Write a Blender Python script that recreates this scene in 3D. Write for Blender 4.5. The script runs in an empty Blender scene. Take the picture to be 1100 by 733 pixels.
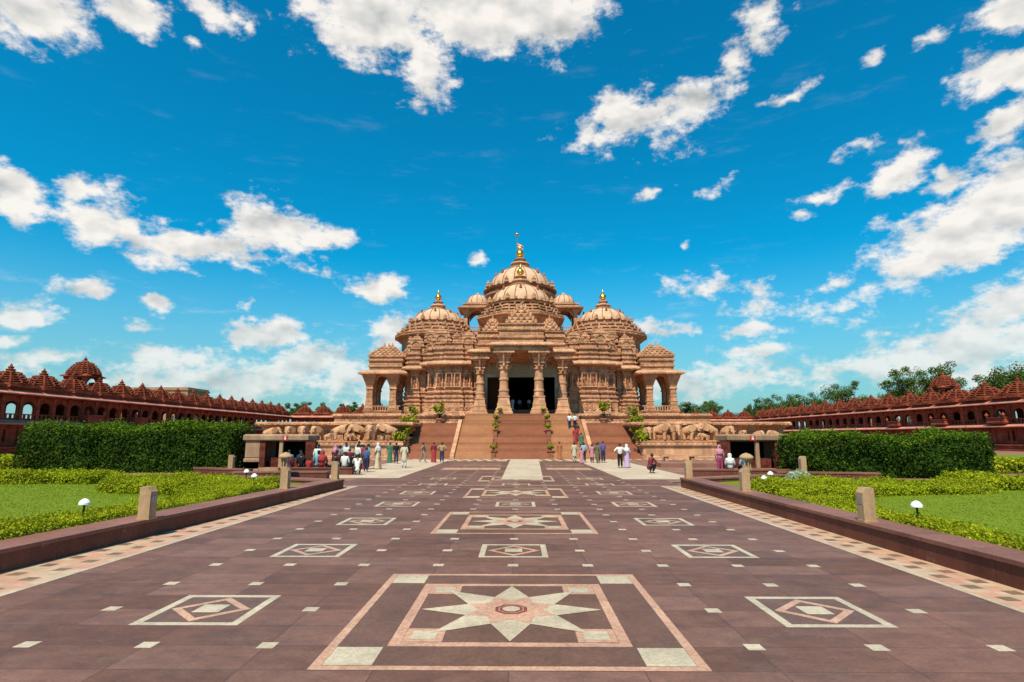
import bpy, bmesh, math, random
import numpy as np
from mathutils import Vector, Matrix
random.seed(7); RNG = np.random.default_rng(11)
SC = bpy.context.scene; COL = SC.collection
R = math.radians; PI = math.pi

# ------------------------------------------------------------------ camera
cam = bpy.data.objects.new("camera", bpy.data.cameras.new("camera")); COL.objects.link(cam)
cam.location = (0, 0, 2.137)
cam.rotation_euler = (R(90) + 0.16565, 0, 0.01054)
cam.data.sensor_width = 36; cam.data.lens = 36 * 614 / 1100
cam.data.clip_start = 0.1; cam.data.clip_end = 6000
SC.camera = cam

# ------------------------------------------------------------------ light, sky
SUN_EL, SUN_AZ = 57.0, 198.0          # azimuth clockwise from +Y (the view direction): from behind, a little to the left
sd = Vector((math.sin(R(SUN_AZ)) * math.cos(R(SUN_EL)), math.cos(R(SUN_AZ)) * math.cos(R(SUN_EL)), math.sin(R(SUN_EL))))
sun = bpy.data.objects.new("sun", bpy.data.lights.new("sun", 'SUN')); COL.objects.link(sun)
sun.data.energy = 5.0; sun.data.angle = R(0.5); sun.data.color = (1.0, 0.90, 0.69)
sun.rotation_euler = sd.to_track_quat('Z', 'Y').to_euler()
SC.view_settings.view_transform = 'Standard'; SC.view_settings.look = 'None'
SC.view_settings.gamma = 1; SC.view_settings.exposure = 0.30; SC.view_settings.use_curve_mapping = False

CLOUDS = [
    (-43.9, 31.0, 4.1, 2.51, 0, 1.1), (-37.5, 33.7, 3.42, 1.88, 0, 1), (-31.6, 35.9, 3.38, 1.42, 0, 0.9), (-32.6, 32.8, 0.93, 0.6, 0, 0.6),
    (-28.1, 35.3, 0.76, 1.01, 0, 0.6), (-15.9, 38.3, 8.85, 4.14, 0, 1.2), (-5.8, 39.2, 12.47, 3.85, 0, 1.2), (3.6, 39.4, 6.77, 3.48, 0, 1.1),
    (-10.0, 34.9, 3.82, 3.6, 0, 0.9), (6.9, 29.5, 2.38, 1.63, 20, 0.8), (9.4, 31.1, 5.12, 1.58, 15, 0.85), (13.3, 30.0, 7.66, 1.91, 12, 1),
    (18.4, 30.0, 5.3, 2.63, 30, 1), (22.5, 32.7, 4.41, 1.89, 55, 0.9), (25.8, 35.8, 2.06, 2.29, 0, 0.9), (27.3, 30.0, 2.45, 0.65, 15, 0.55),
    (43.4, 30.5, 2.34, 1.55, 0, 1), (42.3, 27.1, 2.93, 1.76, 8, 1.1), (42.4, 23.2, 2.56, 1.31, 18, 1), (38.4, 30.6, 1.32, 0.77, -15, 0.7),
    (34.3, 30.5, 1.08, 0.61, 20, 0.6), (34.9, 21.8, 2.44, 1.61, 38, 0.95), (37.7, 20.9, 0.7, 1.14, 0, 0.6), (29.0, 20.9, 2.72, 0.78, 8, 0.8),
    (27.2, 19.6, 1.01, 0.56, 0, 0.6), (32.1, 24.2, 1.89, 0.52, 0, 0.5), (20.6, 22.9, 2.08, 0.49, 20, 0.45), (16.8, 18.2, 0.53, 0.43, 0, 0.6),
    (13.9, 23.5, 2.42, 0.42, 18, 0.4), (38.7, 16.1, 7.46, 3.16, 27, 1.2), (42.1, 17.6, 3.85, 3.74, 20, 1.2), (36.1, 14.4, 5.36, 2.09, 14, 1),
    (38.5, 19.6, 2.45, 1.27, 20, 0.6), (40.6, 9.9, 4.63, 2.83, 22, 1), (38.6, 7.0, 7.38, 2.76, 8, 0.9), (32.0, 6.0, 7.99, 1.73, 0, 0.6),
    (39.2, 4.9, 6.62, 1.43, 0, 0.8), (19.7, 14.0, 6.1, 1.22, -8, 0.6), (26.0, 11.6, 7.65, 1.34, -4, 0.5), (15.1, 10.3, 4.22, 0.99, 4, 0.75),
    (22.5, 9.7, 2.89, 0.95, 3, 0.95), (22.6, 7.6, 3.02, 0.77, 0, 0.8), (29.9, 13.6, 4.32, 0.64, 8, 0.45), (12.5, 10.6, 2.7, 1.09, 0, 0.7),
    (-43.5, 18.1, 2.54, 2.03, 0, 1.1), (-38.8, 19.6, 2.4, 1.08, 0, 1), (-37.6, 17.3, 3.34, 1.77, -8, 1), (-34.9, 16.5, 5.44, 1.68, -10, 1),
    (-30.2, 16.6, 6.35, 1.6, -4, 1), (-24.4, 19.2, 4.81, 2.82, -10, 1.1), (-19.9, 19.0, 3.69, 1.29, 0, 1), (-39.2, 11.8, 2.39, 1.1, 4, 1),
    (-41.6, 9.3, 2.64, 1.56, 0, 1.1), (-41.8, 6.9, 1.51, 0.78, 0, 0.8), (-32.9, 11.4, 1.66, 0.87, -8, 0.9), (-20.5, 15.6, 1.63, 0.78, 0, 0.8),
    (-15.2, 14.6, 3.44, 1.34, 0, 1), (-23.9, 9.5, 3.7, 1.72, 8, 1.1), (-4.8, 17.2, 1.45, 0.91, 10, 0.9), (-12.6, 9.7, 3.09, 2.19, 25, 1),
    (-25.8, 12.4, 1.03, 0.51, 0, 0.6), (-33.0, 9.3, 2.05, 0.48, 0, 0.4), (-31.3, 18.4, 1.03, 0.47, 0, 0.4), (-30.5, 6.7, 4.7, 1.62, 5, 0.8),
    (-21.2, 6.2, 8.25, 2.44, 4, 0.9), (-26.7, 4.9, 13.63, 2.17, 0, 0.8), (-15.7, 5.4, 6.12, 2.51, 0, 0.8), (-38.2, 5.6, 6.53, 1.04, 0, 0.5),
    (-41.5, 4.8, 3.23, 0.99, 0, 0.5), (16.6, 5.0, 9.36, 1.77, 0, 0.75), (8.7, 6.7, 5.48, 1.47, 0, 0.6), (18.4, 6.0, 5.02, 1.23, 6, 0.7),
    (25.5, 5.3, 6.78, 1.34, 0, 0.6),
]
W = bpy.data.worlds.new("World"); SC.world = W; W.use_nodes = True
def build_sky():
    nt = W.node_tree; nt.nodes.clear(); N = nt.nodes.new; L = nt.links.new
    out = N('ShaderNodeOutputWorld'); bg = N('ShaderNodeBackground'); L(bg.outputs[0], out.inputs[0])
    sky = N('ShaderNodeTexSky'); sky.sky_type = 'NISHITA'; sky.sun_disc = False
    sky.sun_elevation = R(SUN_EL); sky.sun_rotation = R(SUN_AZ); sky.air_density = 1.0; sky.dust_density = 0.6; sky.ozone_density = 2.5
    bg.inputs[1].default_value = 0.10
    def sock(n, i, v):
        if hasattr(v, 'is_output'): L(v, n.inputs[i])
        else: n.inputs[i].default_value = v
    def M(op, a, b=0.0, c=None, clamp=False):
        n = N('ShaderNodeMath'); n.operation = op; n.use_clamp = clamp
        sock(n, 0, a); sock(n, 1, b)
        if c is not None: sock(n, 2, c)
        return n.outputs[0]
    def VM(op, a, b=None):
        n = N('ShaderNodeVectorMath'); n.operation = op; sock(n, 0, a)
        if b is not None: sock(n, 1, b)
        return n
    def NZ(vec, scale, det=6, rough=.55, lac=2.0):
        n = N('ShaderNodeTexNoise'); n.noise_dimensions = '3D'; L(vec, n.inputs['Vector'])
        n.inputs['Scale'].default_value = scale; n.inputs['Detail'].default_value = det; n.inputs['Roughness'].default_value = rough
        n.inputs['Lacunarity'].default_value = lac
        return n
    tc = N('ShaderNodeTexCoord'); d = tc.outputs['Generated']
    sx = N('ShaderNodeSeparateXYZ'); L(d, sx.inputs[0])
    az = M('MULTIPLY', M('ARCTAN2', sx.outputs[0], sx.outputs[1]), 57.29578)
    el = M('MULTIPLY', M('ARCSINE', sx.outputs[2]), 57.29578)
    # two warps of the sky coordinates give the clouds their ragged outlines
    w1 = NZ(d, 9, 4, .6); s1 = N('ShaderNodeSeparateColor'); L(w1.outputs['Color'], s1.inputs[0])
    def field(de):
        a = M('MULTIPLY_ADD', M('SUBTRACT', s1.outputs[0], .5), 5.5, az)
        e = M('MULTIPLY_ADD', M('SUBTRACT', s1.outputs[1], .5), 4.0, M('ADD', el, de))
        cv = N('ShaderNodeCombineXYZ'); L(a, cv.inputs[0]); L(e, cv.inputs[1])
        cur = None
        for (A, E, a_, b_, r_, w_) in CLOUDS:
            m = N('ShaderNodeMapping'); m.vector_type = 'TEXTURE'; L(cv.outputs[0], m.inputs[0])
            m.inputs['Location'].default_value = (A, E, 0); m.inputs['Rotation'].default_value = (0, 0, R(r_))
            m.inputs['Scale'].default_value = (a_ * 1.2, b_ * 1.2, 1)
            ln = VM('LENGTH', m.outputs[0])
            v = M('MULTIPLY_ADD', ln.outputs['Value'], -w_, w_)
            cur = v if cur is None else M('MAXIMUM', cur, v)
        return cur
    base = M('MAXIMUM', field(0.0), -1.0)
    dv = VM('ADD', d, (0, 0, 0.0)).outputs[0]
    st = N('ShaderNodeMapping'); L(d, st.inputs[0]); st.inputs['Scale'].default_value = (1, 1, 1.7)
    n1 = NZ(st.outputs[0], 15, 9, .62)
    up = VM('ADD', st.outputs[0], (-.008, -.01, 0.030)).outputs[0]
    n2 = NZ(up, 15, 5, .58)
    puff = NZ(st.outputs[0], 30, 9, .68)
    dens = M('ADD', M('MULTIPLY_ADD', M('SUBTRACT', n1.outputs[0], .5), 1.75, base), M('MULTIPLY', M('SUBTRACT', puff.outputs[0], .5), .85))
    mr = N('ShaderNodeMapRange'); mr.interpolation_type = 'SMOOTHSTEP'; L(dens, mr.inputs[0])
    mr.inputs[1].default_value = .08; mr.inputs[2].default_value = .68
    # thin high wisps
    wm = N('ShaderNodeMapping'); L(d, wm.inputs[0]); wm.inputs['Scale'].default_value = (1, 1, 4.5); wm.inputs['Rotation'].default_value = (0, R(14), 0)
    wz = NZ(wm.outputs[0], 7, 9, .68)
    wr = N('ShaderNodeMapRange'); wr.interpolation_type = 'SMOOTHSTEP'; L(wz.outputs[0], wr.inputs[0]); wr.inputs[1].default_value = .54; wr.inputs[2].default_value = .85
    lo = N('ShaderNodeMapRange'); L(el, lo.inputs[0]); lo.inputs[1].default_value = 17; lo.inputs[2].default_value = 6
    lo.inputs[3].default_value = .10; lo.inputs[4].default_value = .9
    wisp = M('MULTIPLY', wr.outputs[0], lo.outputs[0])
    cov = M('MAXIMUM', mr.outputs[0], wisp)
    # how much lit cloud: thin edges and tops bright, thick undersides greyer
    sa = NZ(st.outputs[0], 11, 3.5, .55); sb = NZ(up, 11, 3.5, .55)
    sh = M('ADD', M('SUBTRACT', sa.outputs[0], sb.outputs[0]), M('MULTIPLY', M('SUBTRACT', n1.outputs[0], n2.outputs[0]), .5))
    lit = M('MULTIPLY_ADD', sh, 2.6, .86)
    thick = N('ShaderNodeMapRange'); L(dens, thick.inputs[0]); thick.inputs[1].default_value = .45; thick.inputs[2].default_value = 1.6
    thick.inputs[3].default_value = 0; thick.inputs[4].default_value = .38
    lit = M('SUBTRACT', lit, thick.outputs[0], clamp=True)
    cc = N('ShaderNodeMix'); cc.data_type = 'RGBA'; L(lit, cc.inputs[0])
    cc.inputs[6].default_value = (3.9, 4.1, 4.1, 1); cc.inputs[7].default_value = (8.0, 7.6, 7.1, 1)
    # the blue: the Nishita sky, more saturated as in the photograph's grade
    hs = N('ShaderNodeHueSaturation'); L(sky.outputs[0], hs.inputs['Color']); hs.inputs['Saturation'].default_value = 1.25; hs.inputs['Hue'].default_value = .485
    tint = N('ShaderNodeMix'); tint.data_type = 'RGBA'; tint.blend_type = 'MULTIPLY'; tint.inputs[0].default_value = 1
    L(hs.outputs[0], tint.inputs[6]); tint.inputs[7].default_value = (.03, 1.12, 1.28, 1)
    hz = N('ShaderNodeMapRange'); hz.interpolation_type = 'SMOOTHSTEP'; L(el, hz.inputs[0]); hz.inputs[1].default_value = 18; hz.inputs[2].default_value = -1
    hz.inputs[3].default_value = 0; hz.inputs[4].default_value = .85
    hm = N('ShaderNodeMix'); hm.data_type = 'RGBA'; L(hz.outputs[0], hm.inputs[0]); L(tint.outputs[2], hm.inputs[6]); hm.inputs[7].default_value = (2.9, 4.3, 4.45, 1)
    cdist = N('ShaderNodeMapRange'); L(el, cdist.inputs[0]); cdist.inputs[1].default_value = 1; cdist.inputs[2].default_value = 13
    cdist.inputs[3].default_value = .60; cdist.inputs[4].default_value = .97
    fin = N('ShaderNodeMix'); fin.data_type = 'RGBA'; L(M('MULTIPLY', cov, cdist.outputs[0]), fin.inputs[0])
    L(hm.outputs[2], fin.inputs[6]); L(cc.outputs[2], fin.inputs[7])
    L(fin.outputs[2], bg.inputs[0])
build_sky()

# ------------------------------------------------------------------ mesh helpers
class MB:
    def __init__(s): s.v = []; s.f = []
    def add(s, vs, fs):
        o = len(s.v); s.v += [tuple(p) for p in vs]; s.f += [tuple(i + o for i in f) for f in fs]; return s
    def box(s, x0, x1, y0, y1, z0, z1):
        return s.add([(x0,y0,z0),(x1,y0,z0),(x1,y1,z0),(x0,y1,z0),(x0,y0,z1),(x1,y0,z1),(x1,y1,z1),(x0,y1,z1)],
              [(3,2,1,0),(4,5,6,7),(0,1,5,4),(1,2,6,5),(2,3,7,6),(3,0,4,7)])
    def prism(s, poly, z0, z1, poly2=None):
        n = len(poly); q = poly2 or poly
        return s.add([(x,y,z0) for x,y in poly] + [(x,y,z1) for x,y in q],
              [tuple(range(n-1,-1,-1)), tuple(range(n,2*n))] + [(i,(i+1)%n,n+(i+1)%n,n+i) for i in range(n)])
    def lathe(s, prof, n=16, c=(0,0,0), rot=0.0, sx=1.0, sy=1.0, sq=False):
        k = 1.0
        if sq: n = 4; rot += PI/4; k = math.sqrt(2)
        m = len(prof); vs = []
        for r, z in prof:
            for i in range(n):
                a = rot + 2*PI*i/n
                vs.append((c[0] + k*r*math.cos(a)*sx, c[1] + k*r*math.sin(a)*sy, c[2] + z))
        fs = [(j*n+i, j*n+(i+1)%n, (j+1)*n+(i+1)%n, (j+1)*n+i) for j in range(m-1) for i in range(n)]
        fs += [tuple(range(n-1,-1,-1)), tuple((m-1)*n+i for i in range(n))]
        return s.add(vs, fs)
    def sweep(s, poly, prof):                     # closed counter-clockwise plan, moulding profile [(outset, z)]
        n = len(poly); mit = []
        for i in range(n):
            p0, p1, p2 = Vector(poly[i-1]), Vector(poly[i]), Vector(poly[(i+1)%n])
            d1 = (p1-p0).normalized(); d2 = (p2-p1).normalized()
            a = Vector((d1.y,-d1.x)); b = Vector((d2.y,-d2.x))
            mit.append((a+b)/max(.3, 1+a.dot(b)))
        vs = []
        for o, z in prof:
            for i in range(n): vs.append((poly[i][0]+mit[i].x*o, poly[i][1]+mit[i].y*o, z))
        m = len(prof)
        fs = [(j*n+i, j*n+(i+1)%n, (j+1)*n+(i+1)%n, (j+1)*n+i) for j in range(m-1) for i in range(n)]
        fs += [tuple(range(n-1,-1,-1)), tuple((m-1)*n+i for i in range(n))]
        return s.add(vs, fs)
    def tube(s, pts, r, n=6):
        pts = [Vector(p) for p in pts]; vs = []; m = len(pts)
        for j, p in enumerate(pts):
            t = (pts[min(j+1,m-1)]-pts[max(j-1,0)]).normalized()
            u = t.orthogonal().normalized() if abs(t.z) > .99 else t.cross(Vector((0,0,1))).normalized()
            w = t.cross(u); rr = r[j] if isinstance(r, (list,tuple)) else r
            for i in range(n):
                a = 2*PI*i/n; vs.append(p + u*rr*math.cos(a) + w*rr*math.sin(a))
        fs = [(j*n+i, j*n+(i+1)%n, (j+1)*n+(i+1)%n, (j+1)*n+i) for j in range(m-1) for i in range(n)]
        fs += [tuple(range(n-1,-1,-1)), tuple((m-1)*n+i for i in range(n))]
        return s.add(vs, fs)
    def ball(s, c, r, n=10, sx=1, sy=1, sz=1):
        k = max(4, n//2)
        return s.lathe([(r*max(.02,math.sin(PI*j/k)), -r*math.cos(PI*j/k)*sz) for j in range(k+1)], n, c, 0, sx, sy)
    def flip_x(s):
        s.v = [(-x,y,z) for x,y,z in s.v]; s.f = [tuple(reversed(f)) for f in s.f]; return s
    def mirrored(s):
        o = MB(); o.v = list(s.v); o.f = list(s.f); return o.flip_x()
    def move(s, x=0, y=0, z=0, rot=0.0, k=1.0):
        c_, s_ = math.cos(rot)*k, math.sin(rot)*k
        s.v = [(x+a*c_-b*s_, y+a*s_+b*c_, z+c*k) for a,b,c in s.v]; return s
    def join(s, o): return s.add(o.v, o.f)
    def mesh(s, name, mat=None, sharp=32):
        me = bpy.data.meshes.new(name); me.from_pydata(s.v, [], s.f)
        if mat: me.materials.append(mat)
        me.polygons.foreach_set('use_smooth', [True]*len(me.polygons))
        me.update(); me.set_sharp_from_angle(angle=R(sharp))
        return me
def link(name, me, parent=None, loc=(0,0,0), rz=0.0, sc=None):
    o = bpy.data.objects.new(name, me); COL.objects.link(o); o.location = loc; o.rotation_euler = (0,0,rz)
    if sc: o.scale = sc if isinstance(sc, tuple) else (sc,sc,sc)
    if parent: o.parent = parent
    return o
def part(name, mb, mat, parent=None, loc=(0,0,0), rz=0.0, sharp=32, sc=None):
    return link(name, mb.mesh(name, mat, sharp), parent, loc, rz, sc)
def tag(o, label, cat, group=None, kind=None):
    o['label'] = label; o['category'] = cat
    if group: o['group'] = group
    if kind: o['kind'] = kind
    return o
def thing(name, label, cat, loc=(0,0,0), rz=0.0, group=None):
    return tag(link(name, None, None, loc, rz), label, cat, group)
def struct(name, mb, mat): o = part(name, mb, mat); o['kind'] = 'structure'; return o
def inst(o, parent, loc, rz=0.0, sc=None):
    c = o.copy(); COL.objects.link(c); c.parent = parent; c.location = loc; c.rotation_euler = (0,0,rz)
    if sc: c.scale = sc if isinstance(sc, tuple) else (sc,sc,sc)
    return c
def dup(root, loc, rz=0.0, label=None, sc=None):
    r = root.copy(); COL.objects.link(r); r.location = loc; r.rotation_euler = (0,0,rz)
    if sc: r.scale = (sc,sc,sc)
    if label: r['label'] = label
    for ch in list(root.children):
        c = ch.copy(); COL.objects.link(c); c.parent = r
        for g in list(ch.children):
            d = g.copy(); COL.objects.link(d); d.parent = c
    return r

# ------------------------------------------------------------------ materials
def newmat(name, rough=.7):
    m = bpy.data.materials.new(name); m.use_nodes = True; nt = m.node_tree
    b = nt.nodes['Principled BSDF']; b.inputs['Roughness'].default_value = rough
    return m, nt, b
class G:                                                     # tiny node-graph helper
    def __init__(s, nt): s.nt = nt; s.N = nt.nodes.new; s.L = nt.links.new; s.pos = s.N('ShaderNodeNewGeometry').outputs['Position']
    def set(s, n, i, v):
        if hasattr(v, 'is_output'): s.L(v, n.inputs[i])
        else: n.inputs[i].default_value = v
    def math(s, op, a, b=0.0, c=0.0, clamp=False):
        n = s.N('ShaderNodeMath'); n.operation = op; n.use_clamp = clamp; s.set(n,0,a); s.set(n,1,b); s.set(n,2,c); return n.outputs[0]
    def scale(s, v, k):
        n = s.N('ShaderNodeVectorMath'); n.operation = 'MULTIPLY'; s.set(n,0,v); n.inputs[1].default_value = k; return n.outputs[0]
    def floor(s, v):
        n = s.N('ShaderNodeVectorMath'); n.operation = 'FLOOR'; s.set(n,0,v); return n.outputs[0]
    def noise(s, v, sc, det=5, rough=.55, out=0):
        n = s.N('ShaderNodeTexNoise'); s.set(n,'Vector',v); n.inputs['Scale'].default_value = sc; n.inputs['Detail'].default_value = det
        n.inputs['Roughness'].default_value = rough; return n.outputs[out]
    def white(s, v): n = s.N('ShaderNodeTexWhiteNoise'); s.set(n,'Vector',v); return n.outputs[0]
    def rng(s, v, a, b, c, d, smooth=False):
        n = s.N('ShaderNodeMapRange'); s.set(n,0,v)
        if smooth: n.interpolation_type = 'SMOOTHSTEP'
        for i, q in enumerate((a,b,c,d)): n.inputs[i+1].default_value = q
        return n.outputs[0]
    def mix(s, f, a, b, mode='MIX'):
        n = s.N('ShaderNodeMix'); n.data_type = 'RGBA'; n.blend_type = mode; s.set(n,0,f)
        s.set(n,6,(*a,1) if isinstance(a,tuple) else a); s.set(n,7,(*b,1) if isinstance(b,tuple) else b); return n.outputs[2]
    def grey(s, v): n = s.N('ShaderNodeCombineColor'); [s.L(v, n.inputs[i]) for i in range(3)]; return n.outputs[0]
    def bump(s, h, dist, strength=1.0, normal=None):
        n = s.N('ShaderNodeBump'); s.set(n,'Height',h); n.inputs['Distance'].default_value = dist; n.inputs['Strength'].default_value = strength
        if normal is not None: s.L(normal, n.inputs['Normal'])
        return n.outputs[0]
def stone(name, c1, c2, block=(.9,.9,.45), bvar=.22, stain=.35, carve=0.0, cscale=2.6, rough=.75, grain=.02, joint=0.0):
    m, nt, b = newmat(name, rough); g = G(nt); b.inputs['Specular IOR Level'].default_value = .12
    col = g.mix(g.rng(g.noise(g.pos, .45, 6, .6), .3, .7, 0, 1), c1, c2)
    oo = nt.nodes.new('ShaderNodeVectorMath'); nt.links.new(g.scale(g.pos, tuple(1/k for k in block)), oo.inputs[0]); oo.inputs[1].default_value = (.37,.0,.0)
    blk = g.white(g.floor(oo.outputs[0]))
    col = g.mix(1.0, col, g.grey(g.rng(blk, 0, 1, 1-bvar, 1+bvar)), 'MULTIPLY')
    strk = g.noise(g.scale(g.pos, (1.6,1.6,.18)), 1.3, 5, .65)
    col = g.mix(1.0, col, g.grey(g.rng(strk, .35, .72, 1.0, 1.0-stain)), 'MULTIPLY')
    fine = g.noise(g.pos, 14, 4, .7)
    col = g.mix(1.0, col, g.grey(g.rng(fine, .3, .7, .84, 1.14)), 'MULTIPLY')
    if joint:                                             # thin dark mortar joints every 'joint' metres along the wall
        s_ = nt.nodes.new('ShaderNodeSeparateXYZ'); nt.links.new(g.pos, s_.inputs[0])
        jn = g.math('LESS_THAN', g.math('FRACT', g.math('DIVIDE', s_.outputs[1], joint)), .012)
        col = g.mix(g.math('MULTIPLY', jn, .6), col, (.03,.018,.014))
        spl = g.noise(g.pos, 4.5, 6, .75); col = g.mix(g.rng(spl, .60, .72, 0, .5), col, (.34,.24,.19))
    nt.links.new(col, b.inputs['Base Color'])
    nrm = g.bump(fine, grain, .6)
    if carve > 0:
        v = nt.nodes.new('ShaderNodeTexVoronoi'); v.feature = 'SMOOTH_F1'; v.inputs['Scale'].default_value = cscale; v.inputs['Smoothness'].default_value = .25
        wv = g.noise(g.pos, 3, 2, .5, 1)
        va = nt.nodes.new('ShaderNodeVectorMath'); va.operation = 'MULTIPLY_ADD'; nt.links.new(wv, va.inputs[0]); va.inputs[1].default_value = (.12,.12,.12)
        nt.links.new(g.scale(g.pos, (1,1,.8)), va.inputs[2]); nt.links.new(va.outputs[0], v.inputs['Vector'])
        z = nt.nodes.new('ShaderNodeSeparateXYZ'); nt.links.new(g.pos, z.inputs[0])
        band = g.math('SINE', g.math('MULTIPLY', z.outputs[2], 13.0))
        h = g.math('ADD', g.math('MULTIPLY', v.outputs['Distance'], -1.6), g.math('MULTIPLY', band, .22))
        nrm = g.bump(h, carve, 1.0, nrm)
    nt.links.new(nrm, b.inputs['Normal'])
    return m
def plain(name, c, rough=.6, var=.15, scale=6, metal=0.0, bump=.004):
    m, nt, b = newmat(name, rough); g = G(nt); b.inputs['Specular IOR Level'].default_value = .5 if rough < .55 else .1; n = g.noise(g.pos, scale, 5, .6)
    col = g.mix(1.0, c, g.grey(g.rng(n, .3, .7, 1-var, 1+var)), 'MULTIPLY')
    nt.links.new(col, b.inputs['Base Color']); b.inputs['Metallic'].default_value = metal
    nt.links.new(g.bump(n, bump), b.inputs['Normal']); return m
def leaf(name, cols, trans=.25, rough=.5):
    m, nt, b = newmat(name, rough); g = G(nt); b.inputs['Specular IOR Level'].default_value = .12
    ri = nt.nodes.new('ShaderNodeNewGeometry').outputs['Random Per Island']
    cr = nt.nodes.new('ShaderNodeValToRGB'); el = cr.color_ramp.elements
    for i, c in enumerate(cols):
        e = el[i] if i < 2 else el.new(1.0)
        e.position = i/(len(cols)-1); e.color = (*c,1)
    nt.links.new(ri, cr.inputs[0])
    cl = g.mix(1.0, cr.outputs[0], g.grey(g.rng(g.noise(g.pos, .9, 4, .6), .3, .7, .65, 1.3)), 'MULTIPLY')
    nt.links.new(cl, b.inputs['Base Color'])
    t = nt.nodes.new('ShaderNodeBsdfTranslucent'); nt.links.new(cl, t.inputs[0])
    mx = nt.nodes.new('ShaderNodeMixShader'); mx.inputs[0].default_value = trans
    nt.links.new(b.outputs[0], mx.inputs[1]); nt.links.new(t.outputs[0], mx.inputs[2])
    nt.links.new(mx.outputs[0], nt.nodes['Material Output'].inputs[0]); return m

M = {}
M['pink'] = stone('pink_sandstone', (.58,.298,.178), (.49,.235,.132), carve=.075, cscale=4.4)
M['pink_plain'] = stone('plain_pink_sandstone', (.60,.322,.190), (.51,.254,.138), carve=0, grain=.012)
M['pink_fine'] = stone('finely_carved_sandstone', (.57,.30,.172), (.465,.222,.122), carve=.06, cscale=7.5)
M['dome'] = stone('dome_sandstone', (.70,.45,.30), (.62,.37,.23), block=(1.4,1.4,.7), bvar=.1, stain=.25, carve=0)
M['eave'] = stone('eave_sandstone', (.62,.36,.225), (.52,.27,.155), block=(.7,.7,.7), bvar=.12, stain=.3, carve=.045, cscale=6)
M['rib'] = stone('rib_sandstone', (.34,.14,.08), (.28,.11,.06), carve=0)
M['red'] = stone('red_sandstone', (.33,.080,.040), (.235,.054,.028), carve=.05, cscale=3.5, stain=.45)
M['red_plain'] = stone('plain_red_sandstone', (.34,.080,.045), (.25,.054,.031), carve=0, stain=.3)
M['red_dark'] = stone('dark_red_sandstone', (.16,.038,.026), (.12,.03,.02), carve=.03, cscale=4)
M['eleph'] = stone('elephant_sandstone', (.64,.36,.20), (.54,.27,.14), block=(3,3,3), bvar=.06, stain=.35, carve=0, grain=.01)
M['stair'] = stone('stair_sandstone', (.33,.128,.070), (.262,.095,.054), block=(40,.367,.1714), bvar=.2, stain=.15, grain=.005)
M['stair_pale'] = stone('pale_stair_sandstone', (.44,.205,.105), (.37,.165,.082), block=(40,.367,.1714), bvar=.16, stain=.15, grain=.005)
M['kerb'] = stone('kerb_sandstone', (.185,.062,.042), (.14,.045,.031), block=(1.5,1.2,9), bvar=.14, stain=.3, rough=.55, grain=.004, joint=1.5)  # darker than the coping; shade on the wall faces is put into the colour
M['cream'] = stone('cream_stone', (.50,.32,.185), (.42,.25,.14), block=(.8,.8,.5), bvar=.08, stain=.3, grain=.006)
M['kiosk'] = stone('kiosk_stone', (.40,.25,.16), (.32,.19,.12), block=(.8,.8,.5), bvar=.08, stain=.35, grain=.006)
M['gold'] = plain('gold', (.85,.48,.08), .28, .1, 8, 1.0)
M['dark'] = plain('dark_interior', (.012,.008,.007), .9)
M['door'] = plain('dark_wood', (.035,.016,.010), .6)
M['marble'] = stone('grey_marble', (.42,.45,.40), (.34,.37,.34), block=(1.3,1.3,.6), bvar=.12, stain=.1, carve=.03, cscale=5)
M['flagred'] = plain('red_cloth', (.65,.03,.04), .8)
M['white'] = plain('white_paint', (.78,.78,.76), .5)
M['metal'] = plain('grey_metal', (.38,.38,.37), .42, .1, 10, .6)
M['lampdark'] = plain('dark_green_metal', (.03,.035,.03), .5)
M['pot'] = plain('terracotta', (.38,.17,.10), .8)
M['tan'] = stone('tan_plaster', (.44,.25,.15), (.36,.20,.12), block=(6,6,3), bvar=.05, stain=.35)
M['greyb'] = stone('grey_plaster', (.20,.25,.27), (.16,.20,.22), block=(6,6,3), bvar=.05, stain=.3)
M['glass'] = plain('dark_glass', (.03,.04,.05), .15)
M['bark'] = plain('bark', (.10,.065,.04), .9, .3, 5, 0, .03)
M['red_paint'] = plain('red_paint', (.42,.025,.02), .5)
M['soil'] = plain('soil', (.05,.035,.02), .95, .3, 3)
# ------------------------------------------------------------------ ground
def sheet_mat(name, c, var, sc, rough=.9, c2=None, bump=.03):
    m, nt, b = newmat(name, rough); g = G(nt); b.inputs['Specular IOR Level'].default_value = .15
    n = g.noise(g.pos, sc, 7, .65); n2 = g.noise(g.pos, sc*9, 4, .7)
    col = g.mix(g.rng(n, .3, .7, 0, 1), c, c2 or c)
    col = g.mix(1.0, col, g.grey(g.rng(n2, .25, .75, 1-var, 1+var)), 'MULTIPLY')
    nt.links.new(col, b.inputs['Base Color']); nt.links.new(g.bump(n2, bump), b.inputs['Normal']); return m
M['earth'] = sheet_mat('dry_grass_earth', (.10,.11,.035), .3, .15, c2=(.16,.13,.07))
M['lawn'] = sheet_mat('lawn_grass', (.12,.175,.006), .18, .5, c2=(.15,.195,.008), bump=.05)
M['court'] = stone('court_sandstone', (.30,.15,.11), (.25,.12,.085), block=(.9,.9,9), bvar=.12, stain=.2, grain=.004)

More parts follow.
